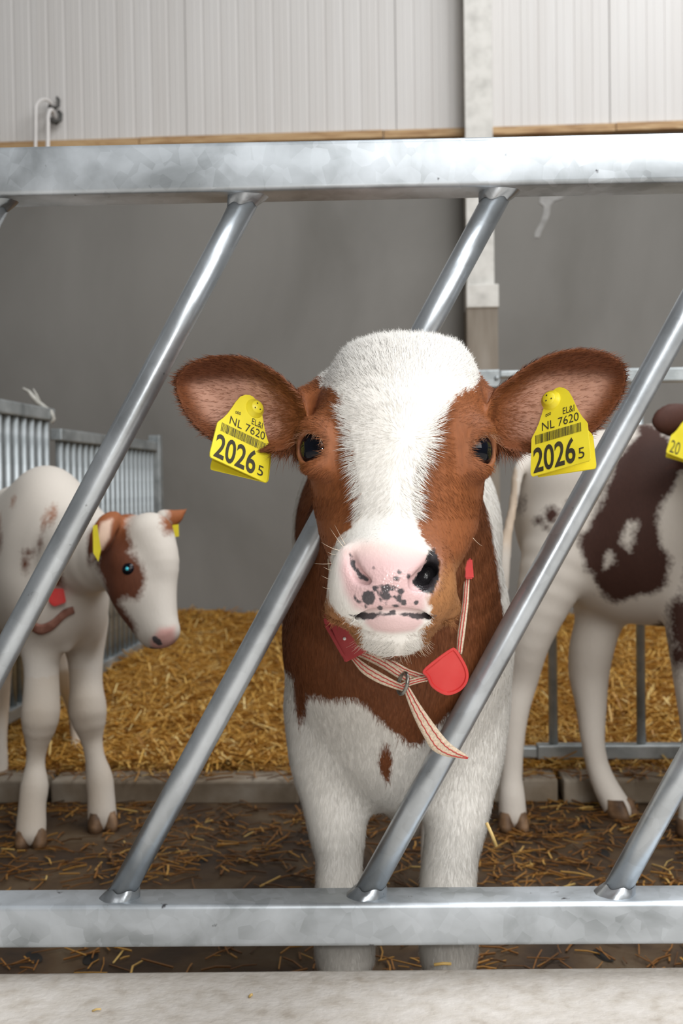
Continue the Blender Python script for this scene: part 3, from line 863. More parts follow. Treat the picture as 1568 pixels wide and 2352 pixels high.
    ER = smooth_poly([(1108, 950), (1120, 900), (1160, 866), (1205, 834), (1258, 811), (1315, 803), (1372, 810), (1414, 833), (1431, 868), (1424, 915), (1396, 962), (1356, 1004), (1310, 1032), (1250, 1048), (1190, 1046), (1145, 1036), (1118, 1005)])
    ears = []
    for poly, base_px, tip_px in ((EL, 705, 402), (ER, 1115, 1431)):
        dref = 1.12
        pz = XZ(poly, dref)
        xb, xt = P(base_px, 950, dref)[0], P(tip_px, 900, dref)[0]
        zt = pz[:, 1].max(); zb_ = pz[:, 1].min()
        def y0f(x, z, sd, xb=xb, xt=xt, zt=zt, zb_=zb_):
            u = (x - xb) / (xt - xb)                       # 0 base .. 1 tip
            v = (z - zb_) / (zt - zb_)
            bowl = 1 - np.exp(-np.maximum(-sd, 0) / 0.017)
            return 1.094 + 0.014 * u + 0.046 * bowl * (1 - 0.30 * u) - 0.034 * np.clip(v - 0.35, 0, 1) * (0.5 + 0.5 * np.clip(u, 0, 1)) + 0.004 * np.clip(1 - v, 0, 1)
        def earfn(X, Y, Z, pz=pz, y0f=y0f):
            x2, z2 = X[:, 0, :], Z[0, 0, :][None, :]
            sd = poly_sd(np.broadcast_to(x2, (x2.shape[0], z2.shape[1])), np.broadcast_to(z2, (x2.shape[0], z2.shape[1])), pz)
            y0 = y0f(x2, z2, sd)
            t = 0.0036
            dd = np.abs(Y - y0[:, None, :]) * 0.72 - t
            s2 = sd[:, None, :] + 0.0030
            k = 0.004
            h = np.maximum(k - np.abs(dd - s2), 0) / k
            return np.maximum(dd, s2) + h * h * k * 0.25
        fd.apply((pz[:, 0].min(), 1.05, zb_), (pz[:, 0].max(), 1.18, zt), earfn, 0.012, 'add')
        ears.append((pz, y0f, xb, xt))
    # ear roots
    fd.chain([(P(745, 960, 1.15), 0.036), (P(700, 965, 1.145), 0.030), (P(662, 968, 1.142), 0.018)], 0.02, sq=(1, 1.3, 0.9))
    fd.chain([(P(1075, 962, 1.15), 0.036), (P(1122, 965, 1.145), 0.030), (P(1160, 966, 1.142), 0.018)], 0.02, sq=(1, 1.3, 0.9))
    V, Q = fd.mesh()
    V = relax(V, Q, 2, 0.5)
    Nn = vnormals(V, Q)
    return root, V, Q, Nn, eyes, ears

MC_root, MC_V, MC_Q, MC_N, MC_eyes, MC_ears = build_main_calf()

# ---- coat pattern, laid over the calf in its own front elevation (x, z)
def pxf(V, d): 
    """front elevation of a point, in plan units of the drawing at depth d (orthographic along the calf's length)"""
    dx = V[:, 0]; dz = V[:, 2]
    # invert P at constant depth: solve 2x2
    a = P(0, 0, d); ex = P(1, 0, d) - a; ey = P(0, 1, d) - a
    M2 = np.array([[ex[0], ey[0]], [ex[2], ey[2]]]); inv = np.linalg.inv(M2)
    r = inv @ np.stack([dx - a[0], dz - a[2]])
    return r[0], r[1]

BLAZE = [(905, 700), (800, 720), (760, 790), (742, 845), (736, 878), (746, 886), (768, 893), (783, 915), (788, 944), (797, 976), (803, 1002), (810, 1043), (816, 1088), (823, 1123), (828, 1150), (824, 1185),
         (802, 1216), (775, 1245), (755, 1290), (748, 1345), (752, 1385), (775, 1408), (800, 1425), (830, 1440), (845, 1520), (960, 1520), (962, 1440), (985, 1425), (984, 1400), (975, 1375), (985, 1340), (1003, 1300), (996, 1268),
         (983, 1258), (964, 1230), (957, 1200), (952, 1166), (954, 1139), (953, 1116), (957, 1088), (973, 1049), (985, 1021), (992, 986), (1011, 950), (1030, 925), (1055, 901), (1086, 893), (1104, 868), (1104, 810), (1070, 775), (1034, 776), (1000, 774), (965, 779), (935, 776), (930, 740)]
SPOTS = [(845, 1368, 15, 17), (840, 1388, 5, 7), (886, 1346, 13, 9), (884, 1362, 10, 12), (898, 1349, 6, 4), (903, 1364, 6, 5), (917, 1354, 9, 7), (913, 1370, 5, 9), (925, 1378, 7, 8), (904, 1386, 8, 3),
         (861, 1347, 6, 5), (871, 1393, 7, 6), (873, 1372, 4, 5), (906, 1324, 8, 6), (915, 1311, 6, 5), (936, 1321, 4, 5), (953, 1381, 4, 4), (815, 1372, 4, 8), (823, 1380, 5, 3), (810, 1279, 3, 3), (812, 1293, 4, 5),
         (856, 1301, 2.5, 3), (870, 1404, 7, 3), (900, 1402, 8, 5), (927, 1407, 5, 2.5), (886, 1385, 3, 2), (867, 1357, 4, 5), (904, 1345, 3, 2)]
CHEST_BROWN = [(600, 900), (600, 1540), (668, 1560), (674, 1640), (682, 1690), (697, 1655), (703, 1600), (722, 1594), (760, 1594), (785, 1586), (812, 1583), (838, 1598), (860, 1622), (885, 1645), (910, 1672), (938, 1692), (962, 1694), (985, 1668),
               (1004, 1640), (1030, 1618), (1060, 1590), (1100, 1560), (1140, 1540), (1155, 1480), (1152, 1400), (1135, 1300), (1110, 1180), (1100, 900)]

def main_colors():
    V = MC_V; n = len(V)
    y = V[:, 1]; x = V[:, 0]; z = V[:, 2]
    dloc = np.clip(y, 0.95, 1.5)
    hx, hy = pxf(V, 1.02)
    bx, by = pxf(V, 1.34)
    kpx = 1.02 / F_PX
    hr = np.array(HEAD); hz = np.array([P(912, r_, d_)[2] for r_, d_ in zip(hr[:, 0], hr[:, 3])])[::-1]
    dz = np.interp(z, hz, hr[::-1, 3]) + 0.012 + 0.012 * sstep(0.80, 0.90, z)
    def pxv(d):
        a_ = (x - CP[0]) / d - CF[0]; c_ = (z - CP[2]) / d - CF[2]
        iv = np.linalg.inv(np.array([[CR[0], -CU[0]], [CR[2], -CU[2]]]))
        return W_PX / 2 + F_PX * (iv[0, 0] * a_ + iv[0, 1] * c_), H_PX / 2 + F_PX * (iv[1, 0] * a_ + iv[1, 1] * c_)
    fx_, fy_ = pxv(dz)
    mx_, my_ = pxf(V, 0.968)
    # face and muzzle drawn at their own depths
    sd_blaze = poly_sd(fx_, fy_, BLAZE) * kpx
    head = (y < 1.235) & (hy < 1500) & (y < 1.165 + np.clip((1150 - hy) / 600, -0.05, 0.08))
    # behind the ears the skull is brown
    back = sstep(1.165, 1.185, y)
    sd_head = sd_blaze + back * 0.05
    sd_body = -poly_sd(bx, by, CHEST_BROWN) * (1.34 / F_PX)
    sp = poly_sd(bx, by, [(880, 1690), (868, 1735), (876, 1775), (890, 1792), (899, 1750), (896, 1705)]) * (1.34 / F_PX)
    sd_body = np.maximum(sd_body, -sp)
    # behind the shoulder: white flank with brown saddle blotches
    fl = vnoise(np.stack([x * 0, y * 7.0, z * 7.0], 1), 3) * 0.05 + 0.012
    sd_flank = np.where(x > 0.11, -0.05, np.where(z > 0.52, fl + 0.03 - 0.06 * (np.abs(y - 1.60) < 0.022), -np.abs(fl)))
    sd_body = np.where(y > 1.56, sd_flank, sd_body)
    white = np.where(head, sd_head, sd_body)
    ear = np.zeros(n, bool)
    for pz, y0f, xb, xt in MC_ears:
        sd = poly_sd(x, z, pz)
        u = (x - xb) / (xt - xb)
        ear |= (sd < 0.004) & (u > 0.02) & (y > 1.04) & (y < 1.20)
    white = np.where(ear, 0.05, white)
    base = np.tile(BROWN, (n, 1))
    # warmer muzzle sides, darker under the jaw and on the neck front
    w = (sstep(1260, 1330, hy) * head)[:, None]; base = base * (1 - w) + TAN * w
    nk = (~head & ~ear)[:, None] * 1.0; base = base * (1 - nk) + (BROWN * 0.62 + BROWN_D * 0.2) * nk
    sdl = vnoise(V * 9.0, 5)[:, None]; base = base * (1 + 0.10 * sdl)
    # eye surround slightly darker, pale below the eyes
    for (c, nrm), (ex, ey) in zip(MC_eyes, ((727, 1031), (1093, 1036))):
        dd = np.linalg.norm(V - c, axis=1)
        w = (1 - sstep(0.021, 0.031, dd))[:, None]; base = base * (1 - w * 0.25) + np.array(srgb(190, 140, 110)) * w * 0.25
    skin = np.zeros((n, 4)); skin[:, :3] = PINK
    wet = np.zeros(n); spot = np.full(n, 0.05)
    # nose pad
    PAD = [(783, 1262), (830, 1246), (890, 1242), (950, 1248), (985, 1268), (1010, 1290), (1000, 1345), (976, 1372), (978, 1396), (965, 1406), (900, 1404), (840, 1406), (812, 1396), (790, 1360), (778, 1310)]
    front = (y < 1.01) & head
    sdp = poly_sd(mx_, my_, PAD)
    skin[:, 3] = np.where(front, 0.96 * (1 - sstep(-16, 14, sdp)), 0)
    topw = (1 - sstep(1240, 1300, my_))[:, None]
    skin[:, :3] = PINK * (1 - topw) + PINKW * topw
    wet = np.where(front, 1 - sstep(-14, -2, sdp), 0) * sstep(1285, 1312, my_)
    s = np.full(n, 60.0)
    for a, b, ra, rb in SPOTS:
        s = np.minimum(s, (np.sqrt(((mx_ - a) / ra) ** 2 + ((my_ - b) / rb) ** 2) - 1) * min(ra, rb))
    # dark rim of the right nostril, dark line along the mouth groove
    rn = poly_sd(mx_, my_, [(984, 1266), (1000, 1262), (1012, 1290), (1008, 1330), (992, 1362), (966, 1352), (946, 1338), (962, 1316), (982, 1296)])
    ln = poly_sd(mx_, my_, [(804, 1272), (812, 1290), (824, 1312), (848, 1330), (843, 1336), (826, 1328), (808, 1304), (802, 1284)])
    mouth = poly_sd(mx_, my_, [(800, 1413), (836, 1407), (868, 1405), (905, 1404), (938, 1406), (968, 1409), (1004, 1414), (985, 1424), (950, 1421), (936, 1412), (905, 1408), (872, 1411), (856, 1421), (822, 1423)])
    s = np.minimum(s, np.minimum(ln, mouth))
    spot = np.where(front, s * 0.968 / F_PX, 0.05)
    rw = np.where(front, 1 - sstep(-2, 3, rn + vnoise(V * 300, 4) * 3), 0)
    e = rw > 0.02; skin[e, :3] = np.array(srgb(40, 37, 40)); skin[:, 3] = np.maximum(skin[:, 3], rw)
    # lower lip
    ll = poly_sd(mx_, my_, [(846, 1410), (960, 1410), (968, 1430), (950, 1446), (900, 1450), (862, 1446), (842, 1430)])
    a2 = np.where(front, 0.85 * (1 - sstep(-4, 12, ll)), 0)
    skin[:, 3] = np.maximum(skin[:, 3], a2); wet = np.maximum(wet, a2 * 0.6)
    # inside of the ears: thin pinkish skin
    for pz, y0f, xb, xt in MC_ears:
        sd = poly_sd(x, z, pz); u = (x - xb) / (xt - xb)
        inn = (y < y0f(x, z, sd) + 0.0005) & (sd < -0.006) & ear
        zz = (z - pz[:, 1].min()) / (pz[:, 1].max() - pz[:, 1].min())
        w = inn * sstep(0.010, 0.028, -sd) * sstep(0.08, 0.4, u) * (1 - sstep(0.66, 0.84, zz)) * 0.75
        skin[:, 3] = np.maximum(skin[:, 3], w)
        e = w > 0.001
        skin[e, :3] = np.array(srgb(216, 170, 150))
        ub = (inn * sstep(0.62, 0.76, zz) * sstep(0.0, 0.2, u))[:, None] * 0.75
        base = base * (1 - ub) + np.array(srgb(92, 48, 28)) * ub
        dk = (ear & (sd > -0.012))[:, None] * 0.3
        base = base * (1 - dk) + BROWN_D * dk
    return base, white, skin, spot, wet, head, ear

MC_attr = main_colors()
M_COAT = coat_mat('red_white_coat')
def fur_on(V, Q, Nn, attrs, density, flow, length, width, lift, seed=1):
    """short hairs as tapered strips grown from the mesh; returns verts, tris, normals, root colour attributes"""
    base, white, skin, spot, wet, head, ear = attrs
    r = np.random.default_rng(seed)
    T = np.concatenate([Q[:, [0, 1, 2]], Q[:, [0, 2, 3]]])
    A = 0.5 * np.linalg.norm(np.cross(V[T[:, 1]] - V[T[:, 0]], V[T[:, 2]] - V[T[:, 0]]), axis=1)
    dens = density[T].mean(1)
    ex = A * dens
    cnt = r.poisson(ex)
    ti = np.repeat(np.arange(len(T)), cnt)
    n = len(ti)
    u = r.random((n, 2)); m = u.sum(1) > 1; u[m] = 1 - u[m]
    w = np.stack([1 - u.sum(1), u[:, 0], u[:, 1]], 1)
    tv = T[ti]
    def itp(a): return (a[tv] * (w[:, :, None] if a.ndim == 2 else w)).sum(1)
    p = itp(V); nn = itp(Nn); nn /= np.linalg.norm(nn, axis=1)[:, None]
    fl = itp(flow); L = itp(length) * (0.65 + 0.7 * r.random(n)); lf = itp(lift) * (0.6 + 0.9 * r.random(n))
    fl = fl + r.normal(0, 0.16, (n, 3))
    fl -= nn * (fl * nn).sum(1)[:, None]; fl /= np.linalg.norm(fl, axis=1)[:, None] + 1e-9
    d1 = fl + nn * lf[:, None]; d1 /= np.linalg.norm(d1, axis=1)[:, None]
    d2 = fl + nn * (lf * 0.35)[:, None] + r.normal(0, 0.12, (n, 3)); d2 /= np.linalg.norm(d2, axis=1)[:, None]
    side = np.cross(d1, nn); side /= np.linalg.norm(side, axis=1)[:, None] + 1e-9
    ang = r.uniform(-0.9, 0.9, n)
    side = side * np.cos(ang)[:, None] + nn * np.sin(ang)[:, None]
    wd = width * (0.7 + 0.6 * r.random(n))
    p0 = p - nn * 0.0008
    p1 = p0 + d1 * (L * 0.5)[:, None]; p2 = p1 + d2 * (L * 0.5)[:, None]
    s = side * (wd / 2)[:, None]
    VV = np.stack([p0 - s, p0 + s, p1 + s * 0.8, p1 - s * 0.8, p2], 1).reshape(-1, 3)
    i = np.arange(n) * 5
    quads = np.stack([i, i + 1, i + 2, i + 3], 1); tris = np.stack([i + 3, i + 2, i + 4], 1)
    NN = np.repeat(nn * 0.85 + d1 * 0.15, 5, axis=0)
    tone = np.clip(1 + r.normal(0, 0.10, n), 0.7, 1.35)
    wsd = itp(white) + r.normal(0, 0.0012, n)
    wv = np.where(wsd < 0, -1.0, 1.0)
    bs = itp(base) * tone[:, None]
    sk = itp(skin); sk[:, 3] *= 0.35
    rep = lambda a: np.repeat(a, 5, axis=0)
    return VV, quads, tris, NN, (rep(bs), rep(wv), rep(sk), np.full(n * 5, 0.05), np.zeros(n * 5))

def finish_calf(name, root, V, Q, Nn, attrs, fur, mat):
    base, white, skin, spot, wet = attrs[:5]
    if fur is None:
        o = np_mesh(name, V, [Q], mat)
        set_attrs(o.data, base, white, skin, spot, wet)
    else:
        VV, fq, ft, NN, fa = fur
        k = len(V)
        o = np_mesh(name, np.concatenate([V, VV]), [Q, fq + k, ft + k], mat)
        set_attrs(o.data, *[np.concatenate([a, b]) for a, b in zip((base, white, skin, spot, wet), fa)])
        nrm = np.concatenate([Nn, NN]); nrm /= np.linalg.norm(nrm, axis=1)[:, None] + 1e-9
        o.data.normals_split_custom_set_from_vertices(nrm.astype(np.float32))
    o.parent = root; o.matrix_parent_inverse = Matrix.Translation(-Vector(root.location))
    return o

def surf(V, px, py, rad=6):
    """distance from the lens to the first skin met towards (px, py)"""
    q = V - CP; dep = q @ CF; u = W_PX / 2 + F_PX * (q @ CR) / dep; v = H_PX / 2 - F_PX * (q @ CU) / dep
    m = np.hypot(u - px, v - py) < rad
    return float(dep[m].min()) if m.any() else None
def par(o, root):
    o.parent = root; o.matrix_parent_inverse = Matrix.Translation(-Vector(root.location)); return o

def main_fur():
    base, white, skin, spot, wet, head, ear = MC_attr
    V = MC_V; x, y, z = V.T
    hx, hy = pxf(V, 1.02)
    n = len(V)
    # whorl in the middle of the forehead, hair runs away from it; down the nose; up over the poll
    sw = P(932, 1000, 1.03)
    flow = np.zeros((n, 3))
    rad = V - sw; rad[:, 1] *= 0.6
    rn = np.linalg.norm(rad, axis=1)[:, None] + 1e-6
    flow_head = rad / rn + np.array([0, 0.25, 0])
    dn = sstep(1040, 1120, hy)[:, None]
    cxw = P(908, 1150, 1.02)[0]
    flow_nose = np.stack([np.sign(x - cxw) * 0.75, np.full(n, 0.25), np.full(n, -1.0)], 1)
    flow_head = flow_head * (1 - dn) + flow_nose * dn
    flow = np.where(head[:, None], flow_head, np.array([0.0, 0.3, -1.0]))
    for pz, y0f, xb, xt in MC_ears:
        sgn = np.sign(xt - xb)
        e = ear & (np.sign(x - MC_ears[0][2] * 0.5 - MC_ears[1][2] * 0.5) == sgn)
        cz = pz[:, 1].mean()
        flow[e] = np.stack([np.full(e.sum(), sgn * 1.0), -0.25 * np.ones(e.sum()), (z[e] - cz) * 9], 1)
    dens = np.where(head, 8.5e5, 4.0e5) * (1 - skin[:, 3] * 0.0)
    dens = np.where((skin[:, 3] > 0.35) & ~ear, 0, dens)
    dens = np.where(ear, 4.5e5 * (1 - skin[:, 3]), dens)
    dens = np.where(y > 1.62, 0, dens); dens = np.where(z < 0.10, 0, dens)
    for c, nrm in MC_eyes:
        dens = np.where(np.linalg.norm(V - c - nrm * 0.004, axis=1) < 0.0240, 0, dens)
    length = np.where(head, 0.0095, 0.013)
    length = np.where(head, length + 0.007 * (1 - sstep(775, 900, hy)), length); length = np.where(ear, 0.009, length)
    chin = head & (hy > 1425); length = np.where(chin, 0.012, length)
    nose = head & (hy > 1180) & (hy < 1425); length = np.where(nose, 0.0055, length)
    lift = np.where(head, 0.14 + 0.35 * (1 - sstep(775, 900, hy)), 0.18); lift = np.where(ear, 0.3, lift)
    # blaze edge hair is longer and stands off
    ed = head & (np.abs(white) < 0.006) & (hy > 930) & (hy < 1180)
    length = np.where(ed, 0.015, length); lift = np.where(ed, 0.34, lift)
    for pz, y0f, xb, xt in MC_ears:
        sd = poly_sd(x, z, pz); u = (x - xb) / (xt - xb); zz = (z - pz[:, 1].min()) / (pz[:, 1].max() - pz[:, 1].min())
        low = ear & (zz < 0.16) & (u > 0) & (u < 0.22) & (sd < 0.004)
        length = np.where(low, 0.024, length); lift = np.where(low, 0.1, lift); flow[low] = np.array([0, -0.2, -1.0])
    return fur_on(V, MC_Q, MC_N, MC_attr, dens, flow, length, 0.00050, lift, 3)

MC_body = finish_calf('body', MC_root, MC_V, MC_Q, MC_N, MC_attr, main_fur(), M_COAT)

# eyes
def eyeball(c, r, root, nrm, glint=None):
    bm = bmesh.new(); bmesh.ops.create_uvsphere(bm, u_segments=32, v_segments=20, radius=r)
    o = mesh_obj('eye', bm, M_EYE, None, smooth=True); o.location = c
    return par(o, root)
for c, nrm in MC_eyes: eyeball(c, 0.0216, MC_root, nrm)

# hooves of the front calf (two claws a foot)
def claw(root, c, fwd, L=0.06, w=0.026, h=0.04, mat=None):
    """half hoof: wedge with rounded toe. c = ground point under its middle"""
    fwd = np.asarray(fwd, float); fwd = fwd / np.linalg.norm(fwd); sd = np.array([fwd[1], -fwd[0], 0])
    V = []; n = 12
    for k, (zz, s, b) in enumerate(((0.0, 1.0, 0.0), (0.35, 0.95, -0.06), (0.7, 0.86, -0.14), (1.0, 0.74, -0.22), (1.02, 0.3, -0.2))):
        for j in range(n):
            t = 2 * math.pi * j / n
            lx = math.cos(t) * L / 2 * s + b * L * 0.6; ly = math.sin(t) * w / 2 * s
            V.append(np.asarray(c) + fwd * lx + sd * ly + np.array([0, 0, zz * h]))
    q = [(k * n + j, k * n + (j + 1) % n, (k + 1) * n + (j + 1) % n, (k + 1) * n + j) for k in range(4) for j in range(n)]
    o = np_mesh('claw', np.array(V), [np.array(q), np.array([list(range(n))[::-1], list(range(4 * n, 5 * n))])], mat or M_HORN)
    return par(o, root)
for pxm in (789, 1032):
    g = P(pxm, 2440, 1.40)
    for s in (-0.014, 0.014): claw(MC_root, (g[0] + s, g[1] - 0.012, 0.0), (s * 2, -1, 0), 0.07, 0.030, 0.05)
for sx in (-0.085, 0.10):
    for s in (-0.014, 0.014): claw(MC_root, (0.07 + sx + s, 1.975, 0.0), (s * 2, -1, 0), 0.07, 0.030, 0.05)
# ------------------------------------------------------------------ ear tags
M_YEL = noise_mat('yellow_tag_plastic', [(0.3, srgb(226, 208, 42)), (0.7, srgb(238, 222, 58))], 30.0, 3.0, 0.38)
M_INK = noise_mat('tag_ink', [(0.3, srgb(44, 40, 26)), (0.7, srgb(62, 56, 34))], 60.0, 3.0, 0.6)
TAG_OUT = [(0, 0), (-0.022, 0.02), (-0.03, 0.06), (-0.012, 0.30), (0.0, 0.455), (0.02, 0.485), (0.08, 0.545), (0.145, 0.63), (0.20, 0.73), (0.25, 0.83), (0.31, 0.92), (0.39, 0.975), (0.47, 1.0)]
TAG_OUT = TAG_OUT + [(1 - a, b) for a, b in TAG_OUT[::-1]]
def plate(name, fr, mat, parent, th=0.0016, bevel=0.0):
    o3, U, Vv, n = fr
    bm = bmesh.new()
    f = [bm.verts.new(o3 + U * a + Vv * b) for a, b in TAG_OUT]
    g = [bm.verts.new(o3 + U * a + Vv * b + n * th) for a, b in TAG_OUT]
    bm.faces.new(f); bm.faces.new(g[::-1])
    for i in range(len(f)):
        j = (i + 1) % len(f); bm.faces.new((f[i], g[i], g[j], f[j]))
    bmesh.ops.recalc_face_normals(bm, faces=bm.faces)
    return mesh_obj(name, bm, mat, parent)
def text_mesh(txt, bold=0.0):
    cu = bpy.data.curves.new('t', 'FONT'); cu.body = txt; cu.resolution_u = 4; cu.offset = bold
    to = bpy.data.objects.new('t', cu); COL.objects.link(to)
    dg = bpy.context.evaluated_depsgraph_get()
    me = bpy.data.meshes.new_from_object(to.evaluated_get(dg))
    bpy.data.objects.remove(to, do_unlink=True)
    return me
def lettering(name, txt, box, fr, parent, bold=0.0):
    """box = (u0, v0, u1, v1) on the plate"""
    o3, U, Vv, n = fr
    me = text_mesh(txt, bold)
    co = np.array([v.co[:] for v in me.vertices]); lo, hi = co.min(0), co.max(0)
    u = box[0] + (co[:, 0] - lo[0]) / (hi[0] - lo[0]) * (box[2] - box[0]); v = box[1] + (co[:, 1] - lo[1]) / (hi[1] - lo[1]) * (box[3] - box[1])
    W = o3 + u[:, None] * U + v[:, None] * Vv - n * 0.0004
    me.vertices.foreach_set('co', W.astype(np.float32).ravel()); me.materials.clear(); me.materials.append(M_INK); me.update()
    o = bpy.data.objects.new(name, me); COL.objects.link(o); o.parent = parent
    return o
def ear_tag(root, fr, stud_uv, full=True, back=None):
    o3, U, Vv, n = fr
    t = plate('ear_tag', fr, M_YEL, None); par(t, root)
    t['label'] = 'yellow plastic ear tag with printed number'
    if back is not None: plate('back_plate', back, M_YEL, t)
    if full:
        lettering('number', '2026', (0.03, 0.025, 0.78, 0.335), fr, t, 0.018)
        lettering('check_digit', '5', (0.83, 0.05, 0.935, 0.18), fr, t)
        lettering('herd_number', 'NL 7620', (0.20, 0.515, 0.86, 0.62), fr, t)
        lettering('issuer_mark', 'EL&I', (0.585, 0.645, 0.79, 0.725), fr, t)
        # bar code
        bm = bmesh.new(); u = 0.075; r_ = random.Random(5)
        while u < 0.90:
            w = r_.choice((0.006, 0.006, 0.011, 0.016)); g_ = r_.choice((0.007, 0.007, 0.011))
            q = [bm.verts.new(o3 + U * a + Vv * b - n * 0.0004) for a, b in ((u, 0.375), (u + w, 0.375), (u + w, 0.485), (u, 0.485))]
            bm.faces.new(q); u += w + g_
        mesh_obj('bar_code', bm, M_INK, t)
        # small maker's mark: three little rings
        bm = bmesh.new()
        for k in range(3):
            c = (0.285 + 0.034 * k, 0.695 + 0.004 * k)
            ri = []
            for rr in (0.010, 0.017):
                ri.append([bm.verts.new(o3 + U * (c[0] + rr * math.cos(a)) + Vv * (c[1] + rr * 1.1 * math.sin(a)) - n * 0.0004) for a in np.linspace(0, 2 * math.pi, 10, endpoint=False)])
            for j in range(10):
                bm.faces.new((ri[0][j], ri[0][(j + 1) % 10], ri[1][(j + 1) % 10], ri[1][j]))
        mesh_obj('maker_mark', bm, M_INK, t)
        # raised stud with three pin holes
        c0 = o3 + U * stud_uv[0] + Vv * stud_uv[1]
        e1 = U / np.linalg.norm(U); e2 = np.cross(n, e1)
        VV = []; m = 24; prof = [(0.0105, 0.0), (0.0098, 0.0016), (0.0074, 0.0030), (0.0070, 0.0050), (0.0062, 0.0060), (0.0, 0.0062)]
        for rr, h in prof:
            for a in np.linspace(0, 2 * math.pi, m, endpoint=False):
                VV.append(c0 + (e1 * math.cos(a) + e2 * math.sin(a)) * rr - n * h)
        q = [(k * m + j, k * m + (j + 1) % m, (k + 1) * m + (j + 1) % m, (k + 1) * m + j) for k in range(len(prof) - 1) for j in range(m)]
        np_mesh('stud', np.array(VV), [np.array(q)], M_YEL, t)
        bm = bmesh.new()
        for a in (0.5, 2.4, 4.3):
            c = c0 + (e1 * math.cos(a) + e2 * math.sin(a)) * 0.0036 - n * 0.0064
            bm.faces.new([bm.verts.new(c + (e1 * math.cos(b) + e2 * math.sin(b)) * 0.0009) for b in np.linspace(0, 2 * math.pi, 8, endpoint=False)])
        mesh_obj('pin_hole', bm, M_INK, t)
    return t
def tag_frame(o_px, U_px, V_px, d_o, dU, dV):
    """plate frame from its lower left corner, lower edge and height vectors, with depth growth along both"""
    o3 = P(*o_px, d_o); a = P(o_px[0] + U_px[0], o_px[1] + U_px[1], d_o + dU); b = P(o_px[0] + V_px[0], o_px[1] + V_px[1], d_o + dV)
    U, Vv = a - o3, b - o3
    n = np.cross(Vv, U); n /= np.linalg.norm(n)
    if n[1] < 0: n = -n
    return o3, U, Vv, n
frL = tag_frame((484.5, 1050.5), (124, 57.4), (32, -172), 1.072, 0.030, 0.032)
frLb = tag_frame((486, 1078), (126, 30), (30, -150), 1.092, 0.024, 0.036)
ear_tag(MC_root, frL, (0.60, 0.86), True, frLb)['label'] = 'yellow ear tag tilted down to the right'
frR = tag_frame((1222, 1094), (129.5, -35.7), (-4, -184), 1.085, -0.030, 0.030)
frRb = tag_frame((1236, 1095), (129, -19), (-4, -160), 1.112, -0.022, 0.034)
ear_tag(MC_root, frR, (0.37, 0.87), True, frRb)['label'] = 'yellow ear tag tilted up to the right'

# ------------------------------------------------------------------ whiskers, lashes, chin beard of the front calf
M_WHISK = noise_mat('pale_whisker', [(0.3, srgb(206, 186, 160)), (0.7, srgb(236, 224, 206))], 40.0, 2.0, 0.5)
def hairs(name, list_, mat, parent):
    V = []; F = []
    for pts, w in list_:
        k = len(V); pts = np.asarray(pts)
        m = len(pts)
        for i, p_ in enumerate(pts):
            r_ = w * (1 - 0.85 * i / (m - 1))
            for a in (0.4, 2.5, 4.6): V.append(p_ + np.array([math.cos(a), 0.3 * math.sin(a), math.sin(a)]) * r_)
        for i in range(m - 1):
            for j in range(3):
                F.append((k + i * 3 + j, k + i * 3 + (j + 1) % 3, k + (i + 1) * 3 + (j + 1) % 3, k + (i + 1) * 3 + j))
    o = np_mesh(name, np.array(V), [np.array(F)], mat); par(o, parent); return o
def curve3(a, b, c, n=7):
    a, b, c = (np.asarray(q) for q in (a, b, c)); t = np.linspace(0, 1, n)[:, None]
    return a * (1 - t) ** 2 + 2 * b * t * (1 - t) + c * t * t
wl_ = []
for a, c in (((792, 1250, 0.985), (768, 1205, 0.97)), ((780, 1264, 0.988), (737, 1245, 0.975)), ((777, 1272, 0.99), (752, 1268, 0.98)), ((775, 1290, 0.99), (722, 1294, 0.98)), ((772, 1310, 0.99), (742, 1302, 0.98)),
             ((772, 1332, 0.99), (738, 1322, 0.98)), ((770, 1350, 0.99), (740, 1348, 0.98)), ((788, 1256, 0.985), (757, 1212, 0.972)), ((1086, 1236, 1.02), (1108, 1254, 1.01)), ((1010, 1400, 0.99), (1034, 1382, 0.98))):
    mid = ((a[0] + c[0]) / 2 + 3, (a[1] + c[1]) / 2 + 7, (a[2] + c[2]) / 2 - 0.004)
    wl_.append((curve3(P(*a), P(*mid), P(*c)), 0.00035))
r_ = random.Random(11)
for i in range(170):                                            # chin beard
    u = r_.uniform(-1, 1); px = 902 + u * 72; py = 1484 - 26 * u * u + r_.uniform(-14, 4); d = 1.012 + r_.uniform(-0.012, 0.03)
    L = r_.uniform(18, 52); an = u * 0.6 + r_.uniform(-0.35, 0.35)
    a = P(px, py, d); c = P(px + math.sin(an) * L, py + math.cos(an) * L, d + 0.006); m_ = P(px + math.sin(an) * L * 0.3, py + math.cos(an) * L * 0.62, d - 0.002)
    wl_.append((curve3(a, m_, c, 5), r_.uniform(0.00022, 0.0004)))
for i in range(40):                                             # lip bristles
    u = r_.uniform(-1, 1); px = 900 + u * 105; py = 1432 + r_.uniform(-8, 10); d = 0.985 + 0.03 * abs(u)
    L = r_.uniform(10, 24); an = u * 1.0 + r_.uniform(-0.3, 0.3)
    wl_.append((curve3(P(px, py, d), P(px + math.sin(an) * L * 0.4, py + math.cos(an) * L * 0.5, d - 0.006), P(px + math.sin(an) * L, py + math.cos(an) * L, d - 0.004), 5), 0.00025))
tag(hairs('whiskers', wl_, M_WHISK, MC_root), kind='stuff')
M_LASH = noise_mat('brown_lash', [(0.3, srgb(150, 104, 76)), (0.7, srgb(190, 150, 120))], 40.0, 2.0, 0.5)
